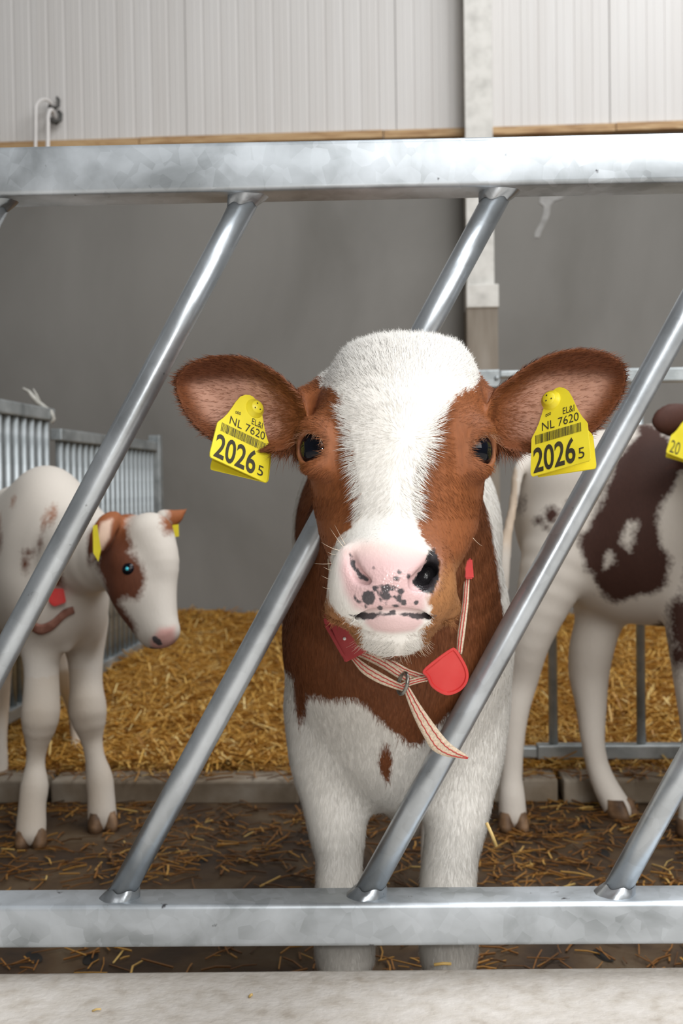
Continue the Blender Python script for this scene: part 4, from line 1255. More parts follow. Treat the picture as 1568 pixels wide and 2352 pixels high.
for (c, nrm), sgn in zip(MC_eyes, (-1, 1)):
    side = np.cross([0, 0, 1.0], nrm); side /= np.linalg.norm(side); up = np.cross(nrm, side)
    lash = []
    for i in range(34):
        t = r_.uniform(0.5, math.pi - 0.35)
        a = c + nrm * (0.021 - 0.006 * math.cos(t) ** 2) + side * 0.0172 * math.cos(t) + up * 0.0155 * math.sin(t)
        out = nrm * 0.010 + side * 0.006 * math.cos(t) + np.array([0, 0, r_.uniform(-0.006, 0.003)])
        lash.append((curve3(a, a + out * 0.6 + up * 0.002, a + out * r_.uniform(0.8, 1.5) - up * 0.003, 5), 0.00025))
    tag(hairs('eyelashes', lash, M_LASH, MC_root), kind='stuff')

# ------------------------------------------------------------------ collar
M_WEB = noise_mat('cream_webbing', [(0.3, srgb(190, 170, 146)), (0.55, srgb(220, 202, 178)), (0.75, srgb(232, 217, 196))], 500.0, 4.0, 0.85, bump=0.5, bscale=900.0, bdist=0.0008)
M_STITCH = noise_mat('red_stitching', [(0.3, srgb(176, 40, 44)), (0.7, srgb(210, 64, 62))], 300.0, 3.0, 0.8)
M_RED = noise_mat('red_plastic', [(0.25, srgb(196, 44, 44)), (0.5, srgb(214, 58, 56)), (0.8, srgb(222, 78, 74))], 24.0, 5.0, 0.36, bump=0.06, bscale=90)
M_RED2 = noise_mat('faded_red_plastic', [(0.25, srgb(160, 54, 58)), (0.5, srgb(176, 66, 68)), (0.8, srgb(190, 84, 84))], 24.0, 5.0, 0.5, bump=0.06, bscale=90)
M_STEEL = noise_mat('worn_steel_ring', [(0.3, srgb(120, 120, 116)), (0.7, srgb(176, 174, 166))], 60.0, 4.0, 0.3, metallic=0.9)
col_root = empty('collar', tuple(P(905, 1540, 1.24))); tag(col_root, 'cream webbing collar with red plastic buckle and pendant on the front calf', 'collar')
def strap(name, Ls, Rs, mat, parent, th=0.0022, stitch=True, fuzz=0.0):
    """Ls, Rs: matching edge points (px, py, depth); smooth in between"""
    def cr(pts, n=8):
        p = np.array([P(*q) for q in pts]); p = np.vstack([2 * p[0] - p[1], p, 2 * p[-1] - p[-2]]); out = []
        for i in range(1, len(p) - 2):
            for t in np.linspace(0, 1, n, endpoint=False):
                a, b, c, d = p[i - 1], p[i], p[i + 1], p[i + 2]
                out.append(0.5 * (2 * b + (c - a) * t + (2 * a - 5 * b + 4 * c - d) * t * t + (3 * b - a - 3 * c + d) * t ** 3))
        out.append(p[-2]); return np.array(out)
    A, B = cr(Ls), cr(Rs); m = len(A)
    T = np.gradient((A + B) / 2, axis=0); Nr = np.cross(B - A, T); Nr /= np.linalg.norm(Nr, axis=1)[:, None] + 1e-9
    s = np.where(Nr[:, 1] > 0, 1.0, -1.0)[:, None]; Nr = Nr * s                      # away from the lens
    k = 5; rows = []
    for j in range(k):
        rows.append(A + (B - A) * j / (k - 1) - Nr * (0.0006 * math.sin(math.pi * j / (k - 1))))
    for j in range(k): rows.append(B + (A - B) * j / (k - 1) + Nr * th)
    V = np.stack(rows, 1).reshape(-1, 3); w = 2 * k
    q = [(i * w + j, i * w + (j + 1) % w, (i + 1) * w + (j + 1) % w, (i + 1) * w + j) for i in range(m - 1) for j in range(w)]
    o = np_mesh(name, V, [np.array(q), np.array([list(range(w))[::-1], list(range((m - 1) * w, m * w))])], mat); par(o, parent)
    bm_ = o.data; bm_.validate()
    if stitch:
        for f in (0.30, 0.70):
            wob = 0.02 * np.sin(np.arange(m) * 1.7)
            pts = A + (B - A) * (f + wob)[:, None] - Nr * 0.0010
            V2, f2 = tube_np(pts, 0.00055, 5); s2 = np_mesh('stitching', V2, f2, M_STITCH, o)
    return o
# loose tail hanging over the slanted tube
strap('strap_tail', [(926, 1582, 1.205), (940, 1622, 1.20), (956, 1660, 1.196), (976, 1698, 1.192), (992, 1722, 1.190), (1018, 1736, 1.190), (1048, 1741, 1.192), (1072, 1743, 1.195)],
      [(940, 1578, 1.205), (966, 1620, 1.20), (990, 1654, 1.196), (1014, 1686, 1.192), (1034, 1708, 1.190), (1052, 1722, 1.190), (1066, 1732, 1.192), (1075, 1738, 1.195)], M_WEB, col_root)
# doubled band between the red box and the ring
strap('strap', [(806, 1514, 1.215), (830, 1544, 1.208), (864, 1566, 1.205), (900, 1580, 1.204), (926, 1588, 1.206)], [(812, 1504, 1.216), (842, 1526, 1.210), (876, 1546, 1.207), (908, 1564, 1.206), (930, 1574, 1.208)], M_WEB, col_root)
strap('strap', [(818, 1504, 1.222), (846, 1518, 1.218), (880, 1536, 1.214), (912, 1556, 1.212), (936, 1568, 1.212)], [(830, 1496, 1.224), (858, 1504, 1.220), (894, 1522, 1.216), (924, 1543, 1.214), (946, 1556, 1.213)], M_WEB, col_root)
strap('strap', [(838, 1480, 1.236), (860, 1512, 1.226), (896, 1534, 1.220), (930, 1550, 1.216), (980, 1566, 1.210)], [(848, 1472, 1.238), (876, 1500, 1.228), (910, 1520, 1.222), (942, 1538, 1.218), (984, 1552, 1.210)], M_WEB, col_root)
strap('strap', [(918, 1586, 1.209), (945, 1574, 1.206), (985, 1563, 1.206)], [(914, 1572, 1.209), (944, 1560, 1.206), (985, 1550, 1.206)], M_WEB, col_root)
# strand running up the right side of the neck
strap('strap', [(1048, 1500, 1.215), (1050, 1460, 1.222), (1056, 1420, 1.232), (1062, 1380, 1.244), (1065, 1330, 1.258), (1068, 1290, 1.272)], [(1060, 1502, 1.213), (1066, 1460, 1.220), (1071, 1420, 1.230), (1075, 1380, 1.242), (1078, 1335, 1.256), (1081, 1290, 1.270)], M_WEB, col_root)
# and on round the back of the neck to the red box
ring_ = [(1075, 1290, 1.262), (1082, 1230, 1.280), (1086, 1170, 1.315), (1078, 1110, 1.375), (1030, 1064, 1.425), (914, 1044, 1.445), (800, 1064, 1.425), (752, 1110, 1.375), (748, 1180, 1.315), (754, 1260, 1.270), (764, 1340, 1.245), (776, 1416, 1.228)]
strap('strap', [(a, b - 13, d + 0.006) for a, b, d in ring_], [(a, b + 13, d - 0.006) for a, b, d in ring_], M_WEB, col_root)
# upper slide on that strand, red
def slab(name, px_pts, d, th, mat, parent, slope=(0, 0), bev=0.0018, inset=None):
    bm = bmesh.new()
    def D(a, b): return d + slope[0] * (a - px_pts[0][0]) + slope[1] * (b - px_pts[0][1])
    f = [bm.verts.new(P(a, b, D(a, b))) for a, b in px_pts]; g = [bm.verts.new(P(a, b, D(a, b) + th)) for a, b in px_pts]
    bm.faces.new(f); bm.faces.new(g[::-1])
    for i in range(len(f)):
        j = (i + 1) % len(f); bm.faces.new((f[i], g[i], g[j], f[j]))
    bmesh.ops.recalc_face_normals(bm, faces=bm.faces)
    if bev: bmesh.ops.bevel(bm, geom=list(bm.edges), offset=bev, segments=2, affect='EDGES', clamp_overlap=True)
    if inset:
        ff = max(bm.faces, key=lambda f_: f_.calc_area() * (f_.normal.y < -0.5))
        bmesh.ops.inset_region(bm, faces=[ff], thickness=inset[0], depth=0.0)
        bmesh.ops.inset_region(bm, faces=[ff], thickness=inset[1] * 0.7, depth=-inset[1])
    o = mesh_obj(name, bm, mat); par(o, parent); return o
slab('slide', [(1062, 1282), (1084, 1282), (1088, 1330), (1066, 1330)], 1.252, 0.012, M_RED, col_root)
# red box left under the chin
bx = slab('buckle', [(742, 1408), (836, 1416), (846, 1494), (792, 1522)], 1.225, 0.016, M_RED2, col_root, slope=(-0.00012, -0.00010))
slab('lip', [(742, 1420), (790, 1410), (790, 1424), (746, 1436)], 1.222, 0.006, M_RED2, bx, slope=(-0.00012, -0.0001), bev=0.001)
slab('lip', [(787, 1508), (846, 1482), (848, 1494), (792, 1522)], 1.212, 0.008, M_RED2, bx, slope=(-0.00012, -0.0001), bev=0.001)
slab('lip', [(744, 1436), (753, 1434), (794, 1506), (786, 1510)], 1.221, 0.006, M_RED2, bx, slope=(-0.00012, -0.0001), bev=0.001)
bm = bmesh.new(); bmesh.ops.create_uvsphere(bm, u_segments=10, v_segments=8, radius=0.0019)
st_ = mesh_obj('rivet', bm, M_PIPE, None, smooth=True); st_.location = P(791, 1467, 1.213); par(st_, bx)
# pendant
pend = smooth_poly([(1036, 1489), (1000, 1514), (970, 1541), (980, 1556), (988, 1574), (1004, 1588), (1026, 1597), (1050, 1591), (1068, 1576), (1076, 1555), (1072, 1532), (1058, 1506), (1046, 1490)], 3)
slab('pendant', [tuple(q) for q in pend], 1.196, 0.011, M_RED, col_root, slope=(0.0, 0.00004), bev=0.0022, inset=(0.0022, 0.0016))
# steel ring
rp = []
for t in np.linspace(0, 2 * math.pi, 29)[:-1]:
    rp.append(P(925 + 10 * math.cos(t) + 4.5 * -math.sin(t) * -1, 1570 - 24 * math.sin(t), 1.203 - 0.010 * math.cos(t)))
rp.append(rp[0])
V, fq = tube_np(np.array(rp), 0.0022, 8, cap=False); par(np_mesh('ring', V, fq, M_STEEL), col_root)
# ------------------------------------------------------------------ the two calves behind
def generic_colors(V, white_sd, base, tag_=None):
    n = len(V)
    skin = np.zeros((n, 4)); skin[:, :3] = PINK
    return [base, white_sd, skin, np.full(n, 0.05), np.zeros(n), np.zeros(n, bool), np.zeros(n, bool)]
def chainP(fd, pts, k=0.03, sq=(1, 1, 1), op='add'): fd.chain([(P(a, b, d), px2r(r, d)) for a, b, d, r in pts], k, op, sq)
def foot(root, px, d, fwd, s=1.0, mat=None, gap=0.015):
    g = P(px, 1900, d); fwd = np.asarray(fwd, float); fwd = fwd / np.linalg.norm(fwd); sd = np.array([fwd[1], -fwd[0]])
    for k in (-1, 1):
        claw(root, (g[0] + sd[0] * gap * k, g[1] + sd[1] * gap * k, 0.0), (fwd[0] + sd[0] * 0.15 * k, fwd[1] + sd[1] * 0.15 * k, 0), 0.072 * s, 0.038 * s, 0.040 * s, mat or M_HOOFD)
M_COATB = coat_mat('spotted_coat', edge=0.005, rough=0.7, white=srgb(218, 210, 200), soft=1.6)

def left_calf():
    root = empty('calf', (-0.65, 2.55, 0)); tag(root, 'white calf with a brown eye patch, head lowered beside the left gate', 'calf', 'calves in the pen')
    fd = Field(spaced([(-1.25, -0.28, 0.0052)]), spaced([(2.02, 2.55, 0.0052), (2.55, 3.3, 0.009)]), spaced([(0.0, 0.86, 0.0052)]))
    ax = np.array([0.396, -0.918, 0]); sd = np.array([0.918, 0.396, 0]); Rm = np.stack([sd, ax, [0, 0, 1.0]])
    fd.ell(P(48, 1290, 2.70), (0.128, 0.36, 0.19), Rm, k=0.04)
    fd.ell((-0.775, 2.93, 0.60), (0.118, 0.17, 0.165), Rm, k=0.05)
    fd.ell(P(108, 1200, 2.52), (0.100, 0.17, 0.132), Rm, k=0.05)
    fd.ell(P(122, 1360, 2.44), (0.108, 0.12, 0.135), Rm, k=0.05)
    fd.ell(P(70, 1370, 2.50), (0.06, 0.1, 0.15), Rm, k=0.04); fd.ell(P(190, 1370, 2.52), (0.055, 0.1, 0.14), Rm, k=0.04)
    chainP(fd, [(140, 1240, 2.46, 112), (205, 1270, 2.34, 92), (262, 1275, 2.27, 74), (275, 1275, 2.26, 70)], 0.04)
    # head
    chainP(fd, [(296, 1246, 2.24, 66), (322, 1306, 2.20, 62), (350, 1390, 2.17, 46), (366, 1436, 2.15, 38), (372, 1452, 2.14, 34)], 0.03)
    chainP(fd, [(345, 1232, 2.20, 56), (368, 1290, 2.18, 44), (372, 1350, 2.17, 34), (372, 1420, 2.15, 32), (384, 1448, 2.14, 27)], 0.02)
    chainP(fd, [(284, 1325, 2.22, 50), (318, 1400, 2.19, 42), (348, 1455, 2.16, 32)], 0.03)
    chainP(fd, [(392, 1462, 2.115, 5), (380, 1475, 2.11, 6)], 0.006, op='sub')
    chainP(fd, [(405, 1476, 2.12, 3), (380, 1486, 2.11, 3), (352, 1478, 2.12, 3)], 0.006, op='sub')
    # ears
    chainP(fd, [(262, 1192, 2.20, 20), (246, 1206, 2.165, 26), (232, 1236, 2.155, 28), (218, 1268, 2.155, 18), (211, 1288, 2.155, 8)], 0.010, sq=(1, 1.7, 1))
    chainP(fd, [(252, 1212, 2.137, 12), (242, 1236, 2.128, 13), (234, 1254, 2.128, 8)], 0.006, op='sub')
    fd.ell(P(290, 1290, 2.185), (0.030, 0.030, 0.026), k=0.02); fd.ell(P(300, 1352, 2.185), (0.03, 0.03, 0.04), k=0.03)
    chainP(fd, [(318, 1330, 2.105, 4), (338, 1400, 2.10, 6)], 0.03, op='sub')
    chainP(fd, [(378, 1192, 2.26, 24), (398, 1190, 2.27, 20), (414, 1180, 2.28, 12), (433, 1167, 2.29, 3)], 0.012, sq=(1, 1.6, 1))
    # legs
    chainP(fd, [(90, 1440, 2.43, 54), (95, 1530, 2.41, 40), (95, 1605, 2.385, 42), (92, 1650, 2.375, 43), (85, 1715, 2.38, 25), (81, 1755, 2.38, 22), (79, 1805, 2.37, 32), (74, 1850, 2.36, 31), (72, 1890, 2.355, 34), (71, 1912, 2.35, 34)], 0.025)
    chainP(fd, [(195, 1430, 2.54, 50), (196, 1500, 2.53, 42), (198, 1570, 2.52, 37), (202, 1635, 2.50, 43), (210, 1695, 2.50, 26), (218, 1740, 2.49, 23), (228, 1788, 2.48, 31), (232, 1825, 2.47, 31), (234, 1868, 2.46, 33), (235, 1880, 2.46, 33)], 0.025)
    chainP(fd, [(125, 1420, 2.93, 64), (150, 1520, 2.92, 40), (175, 1620, 3.00, 24), (180, 1690, 2.98, 19), (180, 1750, 2.93, 20), (181, 1780, 2.90, 22)], 0.03)
    chainP(fd, [(-14, 1420, 2.74, 62), (-12, 1530, 2.72, 40), (-4, 1620, 2.76, 26), (-4, 1700, 2.75, 21), (-3, 1790, 2.73, 24)], 0.03)
    chainP(fd, [(150, 1440, 2.40, 16), (156, 1490, 2.40, 8)], 0.02)
    V, Q = fd.mesh(); V = relax(V, Q, 5, 0.5); Nn = vnormals(V, Q)
    hx, hy = pxf(V, 2.2)
    k = 2.2 / F_PX
    PATCH = [(222, 1178), (252, 1155), (297, 1150), (316, 1172), (304, 1184), (292, 1196), (300, 1223), (316, 1253), (305, 1266), (321, 1271), (335, 1292), (344, 1313), (344, 1340), (330, 1368), (311, 1368), (299, 1366), (283, 1378), (304, 1404), (323, 1426), (321, 1461), (307, 1456),
             (276, 1430), (249, 1400), (247, 1361), (237, 1327), (221, 1297), (228, 1270), (200, 1300), (195, 1230), (212, 1195)]
    sdv = poly_sd(hx, hy, PATCH)
    sdv = np.minimum(sdv, poly_sd(hx, hy, [(374, 1150), (440, 1155), (440, 1215), (386, 1225), (376, 1200)]))
    b2x, b2y = pxf(V, 2.45)
    for a, b, ra, rb in ((150, 1180, 8, 16), (134, 1195, 5, 12), (100, 1262, 12, 6), (92, 1286, 8, 14), (168, 1310, 18, 30), (12, 1240, 6, 16), (2, 1210, 5, 14), (40, 1150, 4, 6), (130, 1240, 5, 9)):
        sdv = np.minimum(sdv, (np.sqrt(((b2x - a) / ra) ** 2 + ((b2y - b) / rb) ** 2) - 1) * min(ra, rb) * 1.1)
    sdv = np.where(V[:, 1] > 2.62, 30, sdv)
    base = np.tile(np.array(srgb(100, 56, 36)), (len(V), 1))
    up = (1 - sstep(1180, 1262, hy))[:, None]; base = base * (1 - up) + np.array(srgb(150, 88, 50)) * up
    at = generic_colors(V, -sdv * k, base)
    # pink nose, pale ear shell, yellowish soiling on knees
    nz = (V[:, 1] < 2.2) & (hx > 355)
    w = np.where(nz, 1 - sstep(-6, 10, poly_sd(hx, hy, [(362, 1462), (385, 1432), (412, 1430), (416, 1470), (395, 1492), (362, 1496)])), 0)
    at[2][:, 3] = w * 0.9; at[2][:, :3] = np.array(srgb(222, 168, 160))
    ew = np.where(V[:, 1] < 2.19, 1 - sstep(-4, 5, poly_sd(hx, hy, [(246, 1198), (268, 1190), (264, 1232), (248, 1258), (232, 1262), (238, 1226)])), 0)
    e = ew > 0.01; at[2][e, :3] = np.array(srgb(226, 196, 176)); at[2][:, 3] = np.maximum(at[2][:, 3], ew)
    sp_ = np.minimum(poly_sd(hx, hy, [(366, 1448), (376, 1446), (386, 1458), (388, 1468), (378, 1470), (368, 1462)]), poly_sd(hx, hy, [(352, 1474), (372, 1478), (392, 1478), (404, 1472), (402, 1478), (380, 1485), (354, 1481)]))
    at[3] = np.where(nz & (V[:, 1] < 2.17), sp_ * k, 0.05)
    stn = vnoise(V * 14, 9) * 0.5 + 0.5
    kn = ((hy > 1590) & (V[:, 2] < 0.36))[:] * stn * 0.35
    e = kn > at[2][:, 3]; at[2][e, :3] = np.array(srgb(196, 162, 112)); at[2][:, 3] = np.maximum(at[2][:, 3], kn)
    global LC_V
    LC_V = V
    finish_calf('body', root, V, Q, Nn, at, None, M_COATB)
    # eye, with a cyan bead on it painted as flash eyeshine
    ec = P(298, 1306, 2.20)
    ec = P(296, 1305, 2.165)
    # seat the eyeball on the skin
    j = np.argmin(np.hypot(hx - P2(296, 1305, 2.165)[0], hy - P2(296, 1305, 2.165)[1]) + (V[:, 1] > 2.23) * 99)
    ec = V[j] + Nn[j] * -0.0115
    eyeball(ec, 0.0165, root, Nn[j])
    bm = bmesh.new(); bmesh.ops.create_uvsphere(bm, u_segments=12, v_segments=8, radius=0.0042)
    tp = mesh_obj('eyeshine', bm, M_EYESHINE, None, smooth=True)
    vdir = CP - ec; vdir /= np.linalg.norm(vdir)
    tp.location = ec + vdir * 0.0138 + np.array([-0.005, 0, 0.001]); par(tp, root); tp['label'] = 'cyan pupil bead, flash return put into its colour'
    # feet
    for px, d, f in ((71, 2.345, (0.15, -1)), (236, 2.45, (0.35, -1)), (181, 2.89, (0.2, -1)), (-2, 2.72, (0.2, -1))): foot(root, px, d, f)
    # ear tags seen edge-on
    for pts, d in ((((213, 1207), (223, 1205), (232, 1262), (226, 1290), (214, 1270)), 2.120), (((396, 1206), (410, 1204), (411, 1232), (398, 1234)), 2.255)):
        t = slab('ear_tag', list(pts), d, 0.003, M_YEL, root, bev=0.0)
        t['label'] = 'yellow ear tag turned edge-on'
    return root
def P2(px, py, d):
    q = P(px, py, d); r = pxf(np.array([q]), 2.2); return r[0][0], r[1][0]
m_, nt_, b_ = new_mat('painted_eyeshine')  # eyeshine: the flash's return painted as a cyan base colour
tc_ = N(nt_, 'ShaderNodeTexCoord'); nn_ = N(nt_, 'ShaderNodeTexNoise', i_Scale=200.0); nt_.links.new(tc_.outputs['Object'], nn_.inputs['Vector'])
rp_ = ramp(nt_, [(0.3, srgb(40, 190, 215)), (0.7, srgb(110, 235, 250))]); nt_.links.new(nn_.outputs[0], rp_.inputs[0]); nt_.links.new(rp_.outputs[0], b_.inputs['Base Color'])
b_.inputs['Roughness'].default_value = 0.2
M_EYESHINE = m_
LC = left_calf()
# its collar
M_STRAPB = noise_mat('brown_collar_band', [(0.3, srgb(120, 74, 60)), (0.7, srgb(168, 120, 104))], 60.0, 4.0, 0.7)
c2 = empty('collar', tuple(P(120, 1420, 2.30))); tag(c2, 'brown band collar with a red block on the white left calf', 'collar')
def hug(pts, off=0.006):
    out = []
    for a, b, d in pts:
        s_ = surf(LC_V, a, b, 9); out.append((a, b, (s_ - off) if s_ else d))
    return out
strap('strap', hug([(60, 1440, 2.34), (90, 1458, 2.29), (120, 1448, 2.28), (150, 1420, 2.27), (172, 1408, 2.27)]), hug([(64, 1420, 2.34), (90, 1436, 2.29), (118, 1426, 2.28), (146, 1402, 2.27), (168, 1394, 2.27)]), M_STRAPB, c2, th=0.004, stitch=False)
slab('block', [(112, 1352), (146, 1352), (152, 1384), (124, 1394), (112, 1384)], min(surf(LC_V, 130, 1370, 12) or 2.3, 2.4) - 0.016, 0.02, M_RED, c2)

def right_calf():
    root = empty('calf', (0.62, 2.5, 0)); tag(root, 'white calf with dark brown flank blotches, seen from behind at the right edge', 'calf', 'calves in the pen')
    fd = Field(spaced([(0.28, 1.05, 0.0058), (1.05, 1.35, 0.009)]), spaced([(2.0, 2.9, 0.0075)]), spaced([(0.0, 1.0, 0.0060)]))
    fd.chain([(P(1372, 1192, 2.54), px2r(190, 2.54)), (P(1480, 1205, 2.50), px2r(230, 2.5)), (P(1640, 1200, 2.43), px2r(228, 2.43)), (P(1720, 1180, 2.40), px2r(190, 2.4))], 0.05, sq=(1, 1.25, 1))
    fd.ell(P(1284, 1130, 2.50), (0.085, 0.11, 0.12), k=0.05); fd.ell(P(1330, 1090, 2.50), (0.10, 0.12, 0.085), k=0.05)
    chainP(fd, [(1730, 1120, 2.38, 120), (1690, 1040, 2.30, 92), (1650, 1010, 2.26, 74)], 0.04)
    chainP(fd, [(1646, 1020, 2.26, 72), (1660, 1090, 2.20, 62), (1672, 1170, 2.16, 44), (1676, 1205, 2.15, 40)], 0.03)
    # near ear
    chainP(fd, [(1610, 985, 2.26, 30), (1572, 968, 2.24, 40), (1538, 965, 2.22, 38), (1516, 968, 2.21, 22)], 0.015, sq=(1, 1.9, 1))
    chainP(fd, [(1576, 985, 2.14, 30), (1545, 982, 2.14, 22)], 0.012, op='sub')
    chainP(fd, [(1700, 985, 2.28, 26), (1740, 965, 2.28, 36), (1776, 965, 2.28, 20)], 0.015, sq=(1, 1.9, 1))
    # hind legs
    chainP(fd, [(1302, 1230, 2.46, 100), (1258, 1350, 2.44, 70), (1218, 1470, 2.44, 47), (1198, 1560, 2.46, 38), (1184, 1630, 2.45, 32), (1178, 1700, 2.44, 27), (1174, 1780, 2.43, 26), (1175, 1830, 2.42, 31), (1177, 1872, 2.415, 33)], 0.03)
    chainP(fd, [(1395, 1330, 2.58, 90), (1376, 1420, 2.57, 56), (1358, 1490, 2.57, 51), (1352, 1550, 2.58, 46), (1357, 1620, 2.57, 36), (1361, 1700, 2.55, 28), (1372, 1760, 2.54, 27), (1392, 1810, 2.52, 30), (1412, 1845, 2.50, 32), (1420, 1862, 2.49, 32)], 0.03)
    chainP(fd, [(1600, 1330, 2.38, 90), (1590, 1450, 2.36, 60), (1592, 1600, 2.35, 40), (1592, 1700, 2.35, 27), (1592, 1820, 2.35, 30), (1590, 1890, 2.34, 34)], 0.03)
    chainP(fd, [(1700, 1380, 2.48, 70), (1700, 1560, 2.48, 42), (1702, 1700, 2.48, 27), (1702, 1860, 2.47, 34)], 0.03)
    # tail
    chainP(fd, [(1225, 1045, 2.50, 20), (1192, 1078, 2.46, 15), (1180, 1150, 2.45, 12), (1166, 1220, 2.44, 13), (1154, 1270, 2.44, 20), (1152, 1320, 2.44, 19), (1160, 1370, 2.44, 8)], 0.006)
    V, Q = fd.mesh(); V = relax(V, Q, 5, 0.5); Nn = vnormals(V, Q)
    hx, hy = pxf(V, 2.36); k = 2.36 / F_PX
    jit = np.stack([vnoise(V * 22, 3), vnoise(V * 22, 4)], 1) * 8 + np.stack([vnoise(V * np.array([70, 70, 22]), 5), vnoise(V * np.array([70, 70, 22]), 6)], 1) * 6
    qx, qy = hx + jit[:, 0], hy + jit[:, 1]
    BIG = smooth_poly([(1470, 1000), (1500, 962), (1534, 985), (1548, 1060), (1524, 1120), (1494, 1180), (1500, 1235), (1520, 1290), (1508, 1350), (1470, 1368), (1420, 1388), (1388, 1362), (1362, 1320), (1340, 1300), (1338, 1230), (1368, 1170), (1392, 1090), (1428, 1040)], 3)
    sdv = poly_sd(qx, qy, BIG)
    for pg in ([(1425, 1195), (1440, 1200), (1450, 1240), (1438, 1262), (1424, 1240)], [(1388, 1270), (1402, 1262), (1404, 1300), (1390, 1312)]):
        sdv = np.maximum(sdv, -poly_sd(qx, qy, pg))
    for a, b, ra, rb in ((1248, 1196, 10, 9), (1275, 1180, 16, 16), (1290, 1205, 12, 12), (1262, 1212, 9, 8), (1207, 1158, 6, 14), (1310, 1165, 9, 12), (1552, 1430, 24, 70), (1548, 1500, 14, 40), (1640, 1250, 70, 110), (1560, 1290, 10, 60)):
        sdv = np.minimum(sdv, (np.sqrt(((qx - a) / ra) ** 2 + ((qy - b) / rb) ** 2) - 1) * min(ra, rb))
    earm = (hx > 1420) & (hy < 1080) & (V[:, 1] < 2.32)
    sdv = np.where(earm, -20, sdv)
    sdv = np.where(V[:, 1] > 2.56, np.abs(sdv), sdv)
    base = np.tile(np.array(srgb(66, 40, 32)), (len(V), 1)); base[earm] = np.array(srgb(74, 42, 32))
    at = generic_colors(V, -sdv * k, base)
    tl = (hx < 1200) & (hy < 1330); w = np.where(tl, 0.4 * (1 - sstep(1230, 1290, hy)), 0.0)
    at[2][:, :3] = np.array(srgb(190, 150, 100)); at[2][:, 3] = w
    finish_calf('body', root, V, Q, Nn, at, None, M_COATB)
    for px, d, f in ((1178, 2.405, (0.05, -1)), (1426, 2.485, (0.9, -1)), (1590, 2.33, (0.3, -1)), (1702, 2.46, (0.3, -1))): foot(root, px, d, f)
    fr = tag_frame((1531, 1040), (62, 24), (22, -88), 2.15, 0.015, 0.03)
    t = ear_tag(root, fr, (0.6, 0.86), False, tag_frame((1530, 1050), (64, 18), (20, -80), 2.17, 0.012, 0.03)); t['label'] = 'yellow ear tag cut by the right picture edge'
    lettering('number', '20', (0.06, 0.04, 0.40, 0.36), fr, t)
    return root
RC = right_calf()
# ------------------------------------------------------------------ straw
def straw_mat(name, stops, rough=0.5):
    m, nt, b = new_mat(name)
    a = N(nt, 'ShaderNodeAttribute', attribute_name='tone')
    r = ramp(nt, stops); nt.links.new(a.outputs['Fac'], r.inputs[0])
    tc = N(nt, 'ShaderNodeTexCoord'); n = N(nt, 'ShaderNodeTexNoise', i_Scale=120.0, i_Detail=3.0); nt.links.new(tc.outputs['Object'], n.inputs['Vector'])
    mr = N(nt, 'ShaderNodeMapRange'); mr.inputs[3].default_value = 0.8; mr.inputs[4].default_value = 1.15; nt.links.new(n.outputs[0], mr.inputs[0])
    mx = N(nt, 'ShaderNodeMix', data_type='RGBA', blend_type='MULTIPLY'); mx.inputs[0].default_value = 1.0
    nt.links.new(r.outputs[0], mx.inputs[6]); nt.links.new(mr.outputs[0], mx.inputs[7]); nt.links.new(mx.outputs[2], b.inputs['Base Color'])
    b.inputs['Roughness'].default_value = rough
    return m
M_STRAW = straw_mat('golden_straw', [(0.0, srgb(128, 82, 26)), (0.35, srgb(194, 142, 60)), (0.7, srgb(224, 180, 92)), (1.0, srgb(248, 224, 158))])
M_STRAWD = straw_mat('trodden_straw', [(0.0, srgb(84, 54, 24)), (0.4, srgb(140, 92, 38)), (0.75, srgb(186, 138, 64)), (1.0, srgb(222, 188, 112))])
M_MOUND = noise_mat('straw_mass', [(0.3, srgb(104, 70, 24)), (0.5, srgb(160, 114, 44)), (0.7, srgb(194, 148, 66))], 26.0, 8.0, 0.8, bump=0.8, bscale=90, bdist=0.01)

def bed_z(x, y):
    t = np.clip((y - 2.68) / 2.3, 0, 1)
    p = np.stack([x * 2.4, y * 2.4, 0 * x], -1); p2 = np.stack([x * 7, y * 7, 0 * x + 3], -1); p3 = np.stack([x * 19, y * 19, 0 * x + 8], -1)
    return 0.045 + 0.095 * t ** 1.1 + 0.030 * vnoise(p, 21) * (0.3 + t) + 0.016 * vnoise(p2, 22) + 0.010 * vnoise(p3, 23) - 0.05 * np.clip((-0.75 - x) * 3, 0, 1) * t
def y_edge(x): return 2.715 - x * math.tan(PSI)
def y_wall(x): return WALL_Y - 0.02 - x * math.tan(PSI)
nx, ny = 170, 100
gx = np.linspace(-2.2, 2.6, nx); X, T_ = np.meshgrid(gx, np.linspace(0, 1, ny), indexing='ij')
Y = y_edge(X) + (y_wall(X) - y_edge(X)) * T_
Z = bed_z(X, Y)
V = np.stack([X, Y, Z], -1).reshape(-1, 3)
ii, jj = np.meshgrid(np.arange(nx - 1), np.arange(ny - 1), indexing='ij'); k = (ii * ny + jj).ravel()
Qm = np.stack([k, k + ny, k + ny + 1, k + 1], 1)
# front skirt down to the floor
fr_ = np.arange(nx) * ny; Vs = V[fr_].copy(); Vs[:, 2] = 0.0
k0 = len(V); V = np.concatenate([V, Vs]); i = np.arange(nx - 1)
Qs = np.stack([fr_[:-1], k0 + i, k0 + i + 1, fr_[1:]], 1)
bed = np_mesh('straw_bed', V, [Qm, Qs], M_MOUND); tag(bed, 'deep golden straw bedding piled against the back wall', 'straw', kind='stuff')

